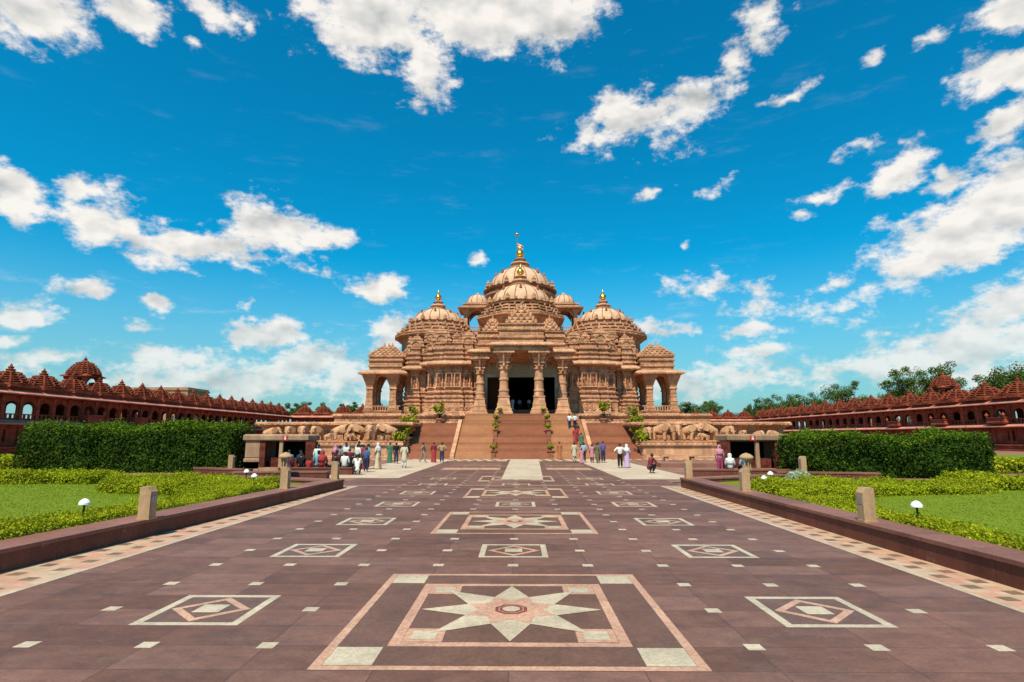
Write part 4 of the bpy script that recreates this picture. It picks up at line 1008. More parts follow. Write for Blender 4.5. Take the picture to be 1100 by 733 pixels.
# ------------------------------------------------------------------ kiosks
def kiosk(loc, label, flip):
    t = thing('kiosk', label, 'kiosk', loc); s = -1 if flip else 1; t.scale = (.72 if flip else .68,.6,1)
    def fx(mb): return mb.flip_x() if flip else mb
    b = MB(); b.box(0,1.25,0,3.0,0,1.88); b.box(1.25,5.35,2.6,3.0,0,1.88); b.box(1.25,5.35,0,.3,0,.32)
    b.sweep([(0,0),(1.25,0),(1.25,3),(0,3)], [(.06,0),(.06,.2),(0,.24),(0,.62),(.08,.66),(.08,.8),(0,.86),(0,.9)])
    part('wall', fx(b), M['kiosk'], t)
    part('roof', fx(MB().sweep([(0,0),(5.4,0),(5.4,3),(0,3)], [(.12,1.882),(.2,1.95),(.2,2.18),(.1,2.26),(0,2.28)])), M['kiosk'], t)
    part('side_board', fx(MB().box(5.41,6.25,-.25,.6,0,1.85)), M['red_dark'], t)
    part('pillar', fx(MB().box(1.25,1.75,0,.5,.33,1.88)), M['red_dark'], t)
    part('pillar', fx(MB().box(3.0,3.3,0,.3,.33,1.88)), M['cream'], t)
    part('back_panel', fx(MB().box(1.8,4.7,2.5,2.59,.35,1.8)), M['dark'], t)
    part('counter', fx(MB().box(1.8,4.74,.9,1.3,.1,.9)), M['red_dark'], t)
    pq = part('plaque', fx(MB().box(3.32,3.78,-.235,-.205,1.90,2.2)), M['red_paint'], t)
    e = MB().box(3.46,3.64,-.243,-.236,1.97,2.03); e.join(MB().lathe([(.055,0),(.055,.006)], 10).move(0,0,0)) if False else None
    ring = MB(); ring.lathe([(.075,0),(.075,.007),(.04,.007),(.04,0)], 14); ring.v = [(x+3.55,-.236-z,y+2.10) for x,y,z in ring.v]
    e.join(ring); part('emblem', fx(e), M['white'], pq)
kiosk((-16.4,34.8,0), 'low cream stone kiosk with a small red plaque behind the crowd on the left', False)
kiosk((16.2,34.0,0), 'low cream stone kiosk with a small red plaque on the right of the plaza', True)
# sandstone benches by the stairs, right
tb = MB(); tb.box(-1.6,1.6,-.4,.4,.38,.48); tb.box(-1.3,-1.0,-.3,.3,0,.38); tb.box(1.0,1.3,-.3,.3,0,.38)
tag(part('bench', tb, M['pink_plain'], None, (14.3,52.0,.01)), 'pale stone bench slab below the elephant ledge right of the stairs', 'bench')
tag(part('seat_slab', MB().box(-2.2,2.2,-.9,.9,0,.28), M['court'], None, (12.2,42.0,0)), 'low orange red stone platform on the right, behind the crouching person', 'platform')

# ------------------------------------------------------------------ foliage
def leaves(name, P, Nn, size, mat, jitter=.7, parent=None, aspect=.55):
    """many small pointed leaf faces at points P, roughly facing Nn"""
    n = len(P); Nn = Nn + RNG.normal(0, jitter, (n,3)); Nn /= np.linalg.norm(Nn,axis=1)[:,None]+1e-9
    a = np.cross(Nn, RNG.normal(0,1,(n,3))); a /= np.linalg.norm(a,axis=1)[:,None]+1e-9; b = np.cross(Nn,a)
    s = size*RNG.uniform(.6,1.4,(n,1)); w = s*aspect
    V = np.stack([P-a*s, P-b*w+a*s*.1, P+a*s, P+b*w+a*s*.1],1).reshape(-1,3)
    me = bpy.data.meshes.new(name); me.vertices.add(4*n); me.vertices.foreach_set('co', V.astype(np.float32).ravel())
    me.loops.add(4*n); me.loops.foreach_set('vertex_index', np.arange(4*n,dtype=np.int32))
    me.polygons.add(n); me.polygons.foreach_set('loop_start', np.arange(0,4*n,4,dtype=np.int32)); me.polygons.foreach_set('loop_total', np.full(n,4,dtype=np.int32))
    me.materials.append(mat); me.update(calc_edges=True); me.validate(); return link(name, me, parent)
M['hedge_leaf'] = leaf('dark_hedge_leaf', [(.014,.036,.003),(.026,.060,.004),(.060,.110,.007)], .15, .75)
M['hedge_top_lit'] = leaf('sunlit_top_hedge_leaf', [(.06,.12,.006),(.10,.17,.008),(.16,.23,.012)], .3, .75)  # paler green for the hedge tops; sunlight put into the leaf colour
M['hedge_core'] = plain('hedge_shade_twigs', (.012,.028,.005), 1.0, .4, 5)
M['gold_leaf'] = leaf('golden_hedge_leaf', [(.16,.21,.006),(.29,.33,.008),(.46,.45,.015)], .3, .7)
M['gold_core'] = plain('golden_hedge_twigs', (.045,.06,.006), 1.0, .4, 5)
M['tree_leaf'] = leaf('tree_leaf', [(.06,.10,.018),(.10,.15,.026),(.15,.20,.04)], .3, .7)
M['tree_leaf_dark'] = leaf('dark_tree_leaf', [(.04,.075,.014),(.07,.115,.02),(.11,.155,.03)], .25, .7)
M['palm'] = leaf('pot_plant_leaf', [(.10,.17,.008),(.24,.28,.012),(.46,.42,.03)], .3)
M['pale_leaf'] = leaf('pale_leaf', [(.25,.33,.2),(.4,.46,.3),(.5,.52,.38)], .2)
def vnoise(P, f, seed):
    r = np.random.default_rng(seed); out = np.zeros(len(P))
    for k in range(7):
        d = r.normal(0,1,3); d /= np.linalg.norm(d); out += np.sin(P@d*f*r.uniform(.6,1.9)+r.uniform(0,6.3))
    return out/3.2
def hedge(label, poly_, h, dens, lsize, bump, mats=('hedge_leaf','hedge_core'), new=None, rnd=.35, seed=1, group=None, z0=0.0):
    """clipped hedge on a ground plan (convex or not, counter-clockwise)"""
    cx = sum(p[0] for p in poly_)/len(poly_); cy = sum(p[1] for p in poly_)/len(poly_)
    t = thing('hedge', label, 'hedge', (cx,cy,0), 0, group); PP = np.array(poly_)-[cx,cy]; n = len(PP)
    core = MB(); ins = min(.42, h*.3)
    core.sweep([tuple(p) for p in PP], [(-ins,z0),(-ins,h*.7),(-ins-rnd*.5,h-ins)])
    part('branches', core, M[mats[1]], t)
    pts, nor = [], []
    for i in range(n):
        a, b = PP[i], PP[(i+1)%n]; L_ = np.linalg.norm(b-a); m = int(L_*h*dens); u = RNG.uniform(0,1,m); z = RNG.uniform(z0,h,m)
        nn = np.array([(b-a)[1],-(b-a)[0],0])/L_
        p = np.stack([a[0]+(b-a)[0]*u, a[1]+(b-a)[1]*u, z],1)
        k = np.clip((z-(h-rnd))/rnd,0,1); p[:,:2] -= nn[None,:2]*(rnd*.6*k**2)[:,None]
        pts.append(p); nor.append(np.tile(nn,(m,1))+np.stack([0*k,0*k,k],1))
    lo, hi = PP.min(0), PP.max(0); m = int((hi-lo).prod()*dens*1.1); q = RNG.uniform(0,1,(m,2))*(hi-lo)+lo
    ins_ = np.zeros(m,bool); j = n-1
    for i in range(n):
        xi,yi = PP[i]; xj,yj = PP[j]
        c = ((yi>q[:,1])!=(yj>q[:,1])) & (q[:,0] < (xj-xi)*(q[:,1]-yi)/(yj-yi+1e-12)+xi); ins_ ^= c; j = i
    q = q[ins_]; pts.append(np.column_stack([q, np.full(len(q),h-.02)])); nor.append(np.tile([0,0,1.],(len(q),1)))
    P = np.concatenate(pts); Nn = np.concatenate(nor)
    Nn /= np.linalg.norm(Nn,axis=1)[:,None]
    P = P + Nn*(bump*(.8*vnoise(P,.7,seed+7)+vnoise(P,2.0,seed)+.6*vnoise(P,5.5,seed+1)))[:,None] + RNG.normal(0,bump*.55,P.shape)
    P[:,2] = np.maximum(P[:,2], .02)
    if new:  # leaves facing up take the paler leaf, painted as if sunlit
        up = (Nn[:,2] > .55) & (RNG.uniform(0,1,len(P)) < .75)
        leaves('foliage', P[~up], Nn[~up], lsize, M[mats[0]], .7, t); leaves('sunlit_top_leaves', P[up]+np.column_stack([RNG.normal(0,.03,(up.sum(),2)), .03+RNG.exponential(.05,up.sum())]), Nn[up], lsize*.9, M[new], .7, t)
    else: leaves('foliage', P, Nn, lsize, M[mats[0]], .75, t)
    return t
hedge('tall dark green clipped hedge on the left lawn, two steps deep, before the left colonnade', [(-31.6,36.8),(-27.2,36.6),(-26.6,34.9),(-17.3,34.9),(-17.5,37.6),(-31.6,39.6)], 2.55, 420, .075, .23, new='hedge_top_lit', rnd=.6, seed=3)
hedge('tall dark green clipped hedge on the right lawn, before the right colonnade', [(14.5,30.4),(24.4,30.4),(25.1,31.3),(25.1,33.2),(14.8,33.2)], 2.06, 450, .068, .20, new='hedge_top_lit', rnd=.55, seed=9)
GM = ('gold_leaf','gold_core'); gg = 'low golden hedges edging the lawns'
hedge('low golden hedge along the inner side of the left kerb wall', [(-9.75,6.0),(-9.15,6.0),(-9.0,12),(-8.75,21.5),(-10.3,21.5),(-10.3,17),(-9.9,13)], .42, 2600, .024, .07, GM, rnd=.15, seed=21, group=gg)
hedge('broad low golden hedge mass at the far end of the left lawn beside the lantern', [(-14.5,20.3),(-11.0,19.3),(-9.2,20.6),(-8.9,22.4),(-12.2,23.9),(-17.5,25.4)], .52, 1500, .032, .11, GM, rnd=.25, seed=22, group=gg)
hedge('low golden hedge crossing behind the left lawn in front of the tall hedge', [(-38,24.0),(-17.6,24.0),(-17.6,26.0),(-38,26.2)], .62, 700, .045, .10, GM, rnd=.22, seed=23, group=gg)
hedge('strip of low golden hedge far on the left beyond the lawn', [(-44,37.0),(-30.3,37.0),(-30.3,39),(-44,39)], .8, 120, .09, .08, GM, rnd=.2, seed=24, group=gg)
hedge('low golden hedge along the inner side of the right kerb wall', [(7.85,6.0),(8.5,6.0),(8.7,12),(9.3,17.5),(7.85,17.5)], .42, 2600, .024, .07, GM, rnd=.15, seed=25, group=gg)
hedge('broad low golden hedge mass at the far end of the right lawn beside the lantern', [(8.0,17.7),(9.8,17.7),(11.8,19.4),(16.6,20.4),(17.0,23.0),(12.5,23.6),(8.3,21.0)], .52, 1500, .032, .11, GM, rnd=.25, seed=26, group=gg)
hedge('low golden hedge crossing behind the right lawn in front of the tall hedge', [(17.2,21.6),(42,21.6),(42,24.0),(17.2,24.0)], .60, 700, .045, .10, GM, rnd=.22, seed=27, group=gg)
hedge('strip of low golden hedge far on the right beside the red colonnade', [(27,34.5),(48,34.5),(48,36.5),(27,36.5)], .75, 120, .09, .08, GM, rnd=.2, seed=28, group=gg)
# grass blades on the two lawns
def blades(x0,x1,y0,y1,n):
    y = y0+(y1-y0)*RNG.uniform(0,1,n)**1.5; P = np.column_stack([RNG.uniform(x0,x1,n), y, np.full(n,.198)])
    h = RNG.uniform(.008,.022,n); a = RNG.uniform(0,6.28,n); w = .007+.0007*y
    d = np.column_stack([np.cos(a)*w, np.sin(a)*w, 0*a]); tip = P + np.column_stack([RNG.normal(0,.018,n), RNG.normal(0,.018,n), h])
    V = np.stack([P-d,P+d,tip],1).reshape(-1,3); me = bpy.data.meshes.new('grass')
    me.vertices.add(3*n); me.vertices.foreach_set('co', V.astype(np.float32).ravel()); me.loops.add(3*n); me.loops.foreach_set('vertex_index', np.arange(3*n,dtype=np.int32))
    me.polygons.add(n); me.polygons.foreach_set('loop_start', np.arange(0,3*n,3,dtype=np.int32)); me.polygons.foreach_set('loop_total', np.full(n,3,dtype=np.int32))
    me.materials.append(M['grass']); me.update(calc_edges=True); return link('grass', me)
M['grass'] = leaf('grass_blade', [(.11,.165,.006),(.135,.19,.007),(.17,.215,.012)], .2, .8)
tag(blades(-24,-9.5,8,25,60000), 'short mown green grass of the left lawn', 'grass', kind='stuff')
tag(blades(8.5,26,8,23,60000), 'short mown green grass of the right lawn', 'grass', kind='stuff')
# pale shrub by the right lantern
t = thing('shrub', 'small pale silvery shrub beside the right stone lantern', 'shrub', (11.4,23.9,0))
P = RNG.normal(0,1,(900,3)); P /= np.linalg.norm(P,axis=1)[:,None]; P[:,2] = abs(P[:,2])
leaves('foliage', P*[.55,.5,.5]*RNG.uniform(.6,1,(900,1))+[0,0,.35], P, .07, M['pale_leaf'], .5, t, .25)
part('stem', MB().lathe([(.05,0),(.03,.5)], 6), M['bark'], t)

# trees behind the colonnades
def tree(x, y, h, w, label, seed, mat='tree_leaf', airy=1.0, n=7000):
    r = np.random.default_rng(seed); t = thing('tree', label, 'tree', (x,y,0), 0, 'trees behind the colonnades')
    tr = MB(); th = h*.5; tr.tube([(0,0,0),(.15*r.normal(),.1,th*.5),(.3*r.normal(),.2,th),(.2,.1,h*.75)], [h*.022,h*.018,h*.012,h*.005], 8)
    cl = []
    nb = 11
    for k in range(nb):
        a = 2*PI*k/nb*1.62+r.uniform(-.3,.3); z0 = h*r.uniform(.32,.62); ln = w*r.uniform(.45,1.0); z1 = min(h*.93, z0+h*r.uniform(.16,.42))
        e = np.array([ln*math.cos(a), ln*math.sin(a), z1]); m = np.array([e[0]*.5, e[1]*.5, (z0+z1)/2+h*.03])
        tr.tube([(0,0,z0), tuple(m), tuple(e)], [h*.009,h*.006,h*.002], 5)
        cl += [(e, w*r.uniform(.28,.46)), (m+[0,0,h*.05], w*r.uniform(.26,.42)), (e+r.normal(0,w*.2,3), w*r.uniform(.2,.34))]
    cl += [(np.array([0,0,h*.9]), w*.3), (np.array([.2*w,0,h*.8]), w*.36), (np.array([-.25*w,.1*w,h*.78]), w*.33)]
    P, Q = [], []; per = int(n/len(cl)*airy)
    for c,s in cl:
        q = r.normal(0,1,(per,3)); q /= np.linalg.norm(q,axis=1)[:,None]; rad = r.uniform(.15,1,(per,1))**.6
        P.append(c+q*rad*s*np.array([1,1,.72])); Q.append(q)
    P = np.concatenate(P); k = vnoise(P, 9/w, seed) > -.55; P = P[k]; Q = np.concatenate(Q)[k]
    part('trunk', tr, M['bark'], t); leaves('crown', P, Q+[0,0,.4], .22, M[mat], .7, t, .5)
TR = [(94.5,140,19.3,5.0,'tall airy tree behind the right colonnade, left of the round roofed pavilion','tree_leaf',.8),
      (95,131,18.9,4.6,'bushy tree directly left of the round roofed pavilion on the right','tree_leaf',1),
      (98,118,15.6,5.0,'rounded tree just right of the round roofed pavilion','tree_leaf_dark',1.1),
      (99,109,17.2,5.5,'dense tree behind the right colonnade at the right edge of the picture','tree_leaf',1.2),
      (104,124,15.8,4.5,'smaller tree between the two trees right of the round pavilion','tree_leaf',1),
      (94,166,17.3,5.5,'spreading tree behind the middle of the right colonnade','tree_leaf',1),
      (92,180,16.6,5.0,'tree left of the spreading tree behind the right colonnade','tree_leaf',1),
      (93,197,16.6,4.6,'pale tree behind the right colonnade near its far corner','tree_leaf',1),
      (94,214,16.6,5.5,'dark bushy tree at the far right corner of the court','tree_leaf_dark',1.1),
      (88.5,214,15.0,4.5,'low dark tree just left of the far right corner','tree_leaf_dark',1),
      (71.5,216,15.4,4.2,'rounded tree behind the far right colonnade, second from the temple','tree_leaf',1.1),
      (63,212,15.6,4.6,'rounded tree behind the far right colonnade, next to the temple','tree_leaf_dark',1.1),
      (101,152,16,4.5,'low tree behind the right colonnade before the small tan building','tree_leaf_dark',1),
      (-84,196,13.4,3.5,'small tree top over the far left colonnade, leftmost of four','tree_leaf_dark',1),
      (-76,196,14.2,3.6,'small tree top over the far left colonnade, second of four from the left','tree_leaf_dark',1),
      (-67,196,14.6,3.8,'small tree top over the far left colonnade, third of four from the left','tree_leaf',1),
      (-58,196,13.6,3.2,'small tree top over the far left colonnade, nearest the temple','tree_leaf_dark',1)]
for i,(x,y,h,w,lab,mt,ai) in enumerate(TR): tree(x,y,h,w,lab,100+i,mt,ai)

# ------------------------------------------------------------------ potted plants
def pot_plant(loc, label, k, kind, seed):
    r = np.random.default_rng(seed); t = thing('potted_plant', label, 'plant', loc, 0, 'potted plants on the stairs'); t.scale = (k,k,k)
    pt = MB().lathe([(.20,0),(.30,.30),(.34,.32),(.34,.40),(.29,.40),(.27,.36),(.02,.36)], 14) if kind != 'bowl' else MB().lathe([(.22,0),(.26,.06),(.48,.22),(.54,.26),(.54,.32),(.47,.32),(.44,.28),(.02,.28)], 16)
    part('pot', pt, M['pot'], t); part('soil', MB().lathe([(.26,.362),(.01,.37)], 12), M['soil'], t)
    st_ = MB(); P, Q = [], []
    n = 9 if kind == 'tall' else 14; hh = 1.5 if kind == 'tall' else .85
    for i in range(n):
        a = r.uniform(0,6.28); sp_ = r.uniform(.2,.55) if kind == 'tall' else r.uniform(.25,.62); hz = hh*r.uniform(.55,1)
        pts = [(0,0,.34),(sp_*.35*math.cos(a),sp_*.35*math.sin(a),.34+hz*.6),(sp_*math.cos(a),sp_*math.sin(a),.34+hz)]
        st_.tube(pts, [.02,.014,.006], 4)
        for j in range(30):
            u = r.uniform(.3,1.05); p = np.array(pts[1])*(1-u)+np.array(pts[2])*u + r.normal(0,.09,3); P.append(p); Q.append([math.cos(a)*.5,math.sin(a)*.5,.8])
    part('stems', st_, M['hedge_core'], t); leaves('foliage', np.array(P), np.array(Q), .13, M['palm'], .6, t, .4)
def zst(k): return .55+k*1.06
PL = []
for s,sd in ((-1,'left'),(1,'right')):
    x = TX+s*2.8
    PL += [((x,56.3+.9,zst(0)),f'small bowl of leaves at the foot of the {sd} central pier of the stairs',.62,'bowl'),
           ((x,56.3+5.0,zst(2)),f'yellow green bowl plant half way up the {sd} central pier of the stairs',.72,'bowl'),
           ((x,56.3+7.4,zst(3)),f'green bowl plant on top of the {sd} central pier of the stairs',.66,'bowl'),
           ((TX+s*2.5,65.62,4.707),f'small yellow plant at the foot of the {sd} centre pillar of the porch',.55,'bowl'),
           ((TX+s*9.2,64.7,3.60),f'tall leafy potted plant on the landing {sd} of the stairs',1.35,'tall')]
    f = 56.3
    for k,(dy,z,nm_,kd,kk) in enumerate(((.7,.9,'lowest','bowl',1.05),(2.5,1.66,'second lowest','bowl',1.05),(4.3,2.42,'second highest','bowl',1.1),(6.2,3.18,'highest','tall',.95))):
        PL.append(((TX+s*11.9, f+dy, z), f'{nm_} of the four bushy potted plants stepping up the {sd} flank of the stairs', kk*1.3, kd))
for i,(loc,lab,k,kd) in enumerate(PL): pot_plant(loc, lab, k, kd, 300+i)
# ------------------------------------------------------------------ skinned bodies
def skin(name, V, E, RAD, root=0, sub=1, mat=None):
    me = bpy.data.meshes.new(name); me.from_pydata(V, E, []); o = bpy.data.objects.new(name, me); COL.objects.link(o)
    o.modifiers.new('s', 'SKIN'); sv = me.skin_vertices[0].data
    for i, r in enumerate(RAD): sv[i].radius = r if isinstance(r, tuple) else (r, r); sv[i].use_root = (i == root)
    o.modifiers['s'].use_smooth_shade = True
    if sub: m = o.modifiers.new('u', 'SUBSURF'); m.levels = sub; m.render_levels = sub
    dg = bpy.context.evaluated_depsgraph_get(); dg.update()
    out = bpy.data.meshes.new_from_object(o.evaluated_get(dg)); out.name = name
    bpy.data.objects.remove(o); bpy.data.meshes.remove(me)
    out.materials.clear(); out.materials.append(mat); out.polygons.foreach_set('use_smooth', [True]*len(out.polygons)); return out

# ---- elephants of the frieze
def elephant_meshes(pose):
    V = [(-.48,0,1.20),(-.05,0,1.20),(.42,0,1.26),(.68,0,1.42),(.90,0,1.50)]
    Rr = [.42,.48,.44,.32,.36]; E = [(0,1),(1,2),(2,3),(3,4)]
    tk = {'down':[(1.16,0,1.22),(1.24,0,.88),(1.22,0,.5),(1.32,0,.22)], 'up':[(1.18,0,1.30),(1.40,0,1.26),(1.56,0,1.48),(1.50,0,1.74)], 'curl':[(1.16,0,1.2),(1.28,0,.85),(1.42,0,.6),(1.62,0,.7)]}[pose]
    for i,(p,r) in enumerate(zip(tk,(.19,.135,.10,.075))):
        V.append(p); Rr.append(r); E.append((len(V)-2, len(V)-1))
    st_ = .14 if pose != 'down' else 0
    for s in (-1,1):
        for base, x, sw in ((0,-.55,-s*st_),(2,.45,s*st_)):
            b = len(V); V += [(x,s*.26,.85),(x+sw*.5,s*.29,.46),(x+sw,s*.29,.07)]; Rr += [.25,.18,.19]; E += [(base,b),(b,b+1),(b+1,b+2)]
    b = len(V); V += [(-.92,0,1.16),(-1.0,0,.66)]; Rr += [.06,.035]; E += [(0,b),(b,b+1)]
    body = skin('body', V, E, Rr, 0, 2, M['eleph'])
    ear = MB(); n = 14; vs = []
    for k in range(n):
        a = 2*PI*k/n; rr = .36*(1+.18*math.sin(a*2+.6)); vs.append((.60-.30*abs(math.cos(a))*0+rr*.85*math.cos(a), .40-.22*math.cos(a), 1.42+rr*math.sin(a)*1.1-.08))
    vs2 = [(x,y+.05,z) for x,y,z in vs]
    ear.add(vs+vs2, [tuple(range(n-1,-1,-1)), tuple(range(n,2*n))]+[(i,(i+1)%n,n+(i+1)%n,n+i) for i in range(n)])
    tusk = MB().tube([(1.06,.17,1.22),(1.24,.22,1.06),(1.42,.21,1.06)], [.06,.045,.012], 6)
    return body, ear.mesh('ear', M['eleph']), ear.mirrored().v and None, tusk
EM = {}
for ps in ('down','up','curl'):
    b, e, _, tk = elephant_meshes(ps)
    e2 = e.copy(); e2.name = 'ear'
    for v in e2.vertices: v.co.y = -v.co.y
    e2.flip_normals()
    t1 = tk.mesh('tusk', M['white_stone'] if 'white_stone' in M else M['dome']); tk2 = MB(); tk2.v = [(x,-y,z) for x,y,z in tk.v]; tk2.f = [tuple(reversed(f)) for f in tk.f]
    EM[ps] = (b, e, e2, t1, tk2.mesh('tusk', M['dome']))
def elephant(x, y, rz, k, pose, label):
    t = thing('elephant_statue', label, 'statue', (x,y,1.69), rz, 'carved elephants along the plinth'); t.scale = (k,k,k)
    for nm_, me in zip(('body','ear','ear','tusk','tusk'), EM[pose]): link(nm_, me, t)
L0, F0, R0 = PI, -PI/2, 0      # facing left, the viewer, right
EY = 57.35
EL = [(-18.0,EY,R0+.45,.98,'down','big carved elephant facing right on the left ledge, with a calf before its feet'),
      (-19.0,EY-.7,R0+.3,.46,'down','elephant calf statue at the left end of the big left group'),
      (-16.2,EY,L0+.75,.95,'curl','carved elephant turned left in the middle of the left group'),
      (-16.9,EY-.85,R0-.3,.44,'down','elephant calf statue in front of the middle of the left group'),
      (-14.9,EY-.15,F0,.92,'down','carved elephant facing the viewer head on in the left group'),
      (-13.35,EY,L0+.3,1.0,'curl','big carved elephant facing left with curled trunk, just left of the stairs plants'),
      (-10.9-.9,EY-.62,L0,.40,'up','elephant calf statue with raised trunk beside the left stair flank'),
      (-20.3,EY,F0-.25,.86,'down','front facing carved elephant, first left of the big left group, above the kiosk roof'),
      (-21.7,EY,F0+.2,.86,'curl','front facing carved elephant, second left of the big group, above the kiosk roof'),
      (-23.0,EY,F0,.84,'down','front facing carved elephant, third left of the big group, above the kiosk roof'),
      (-25.0,EY,R0+.1,.80,'down','carved elephant facing right at the far left end of the ledge'),
      (12.4,EY,F0,.8,'down','carved elephant half hidden by the plants on the right stair flank'),
      (13.6,EY,R0-.35,1.0,'down','big round carved elephant facing right, nearest the stairs on the right ledge'),
      (15.1,EY-.15,F0,.92,'curl','carved elephant facing the viewer head on in the right group'),
      (16.5,EY,R0-.75,.94,'up','carved elephant in the right group reaching its trunk to its neighbour'),
      (18.4,EY-.1,L0+.25,1.02,'up','big carved elephant facing left with raised trunk in the right group'),
      (17.6,EY-.95,L0,.46,'down','elephant calf statue standing under the big left facing elephant on the right'),
      (20.2,EY+.1,F0+.3,.86,'down','carved elephant behind the big left facing one, ending the right group'),
      (21.7,EY,F0,.62,'up','small carved elephant with raised trunk over the right kiosk roof'),
      (23.2,EY,F0+.5,.60,'down','small carved elephant, second over the right kiosk roof'),
      (24.9,EY,L0,.62,'curl','small carved elephant facing left, at the right end of the ledge')]
for a in EL: elephant(a[0]+.4, *a[1:])

# ---- people
SKIN = [plain('skin_brown', (.20,.095,.055), .6, .06), plain('skin_tan', (.30,.16,.095), .6, .06)]
HAIR = plain('black_hair', (.012,.010,.010), .5, .1); 
CL = {}
def cloth(c):
    if c not in CL: m_ = sum(c)/3; CL[c] = plain('cloth', tuple(.86*(v*.82+m_*.18) for v in c), .85, .12, 9, 0, .01)
    return CL[c]
def pose_joints(p):
    J = dict(pel=(0,0,.93), wai=(0,0,1.09), che=(0,.01,1.27), nb=(0,0,1.40), nk=(0,.01,1.46), hd=(0,.03,1.555), ht=(0,.02,1.625))
    def arm(s):
        return {'stand':[(s*.18,0,1.36),(s*.23,-.01,1.10),(s*.235,.05,.87),(s*.235,.07,.80)], 'walk':[(s*.18,0,1.36),(s*.22,-s*.12,1.12),(s*.22,-s*.10+.06,.88),(s*.22,-s*.12+.10,.81)],
                'akimbo':[(s*.18,0,1.36),(s*.40,-.06,1.15),(s*.23,.05,1.00),(s*.17,.09,.97)], 'fold':[(s*.18,0,1.36),(s*.22,.02,1.11),(s*.05,.20,1.12),(-s*.02,.22,1.13)],
                'sit':[(s*.18,0,.90),(s*.23,.06,.64),(s*.16,.28,.50),(s*.14,.34,.47)], 'crouch':[(s*.18,.16,.90),(s*.24,.30,.66),(s*.12,.46,.60),(s*.06,.50,.60)]}[p]
    def leg(s):
        return {'stand':[(s*.09,0,.88),(s*.095,.015,.49),(s*.10,-.01,.09),(s*.115,.13,.035)], 'walk':[(s*.09,0,.88),(s*.09,s*.17+.04,.50),(s*.09,s*.24-.05,.10),(s*.095,s*.26+.08,.045)],
                'sit':[(s*.10,.02,.47),(s*.12,.42,.47),(s*.11,.40,.09),(s*.12,.53,.035)], 'crouch':[(s*.10,0,.34),(s*.16,.36,.52),(s*.13,.12,.09),(s*.14,.26,.035)]}[{'akimbo':'stand','fold':'stand'}.get(p,p)]
    if p == 'sit': J = {k:(x,y,z-.46) for k,(x,y,z) in J.items()}
    if p == 'crouch': J = dict(pel=(0,0,.32), wai=(0,.05,.50), che=(0,.13,.72), nb=(0,.18,.88), nk=(0,.20,.94), hd=(0,.23,1.04), ht=(0,.22,1.11))
    return J, arm, leg
CACHE = {}
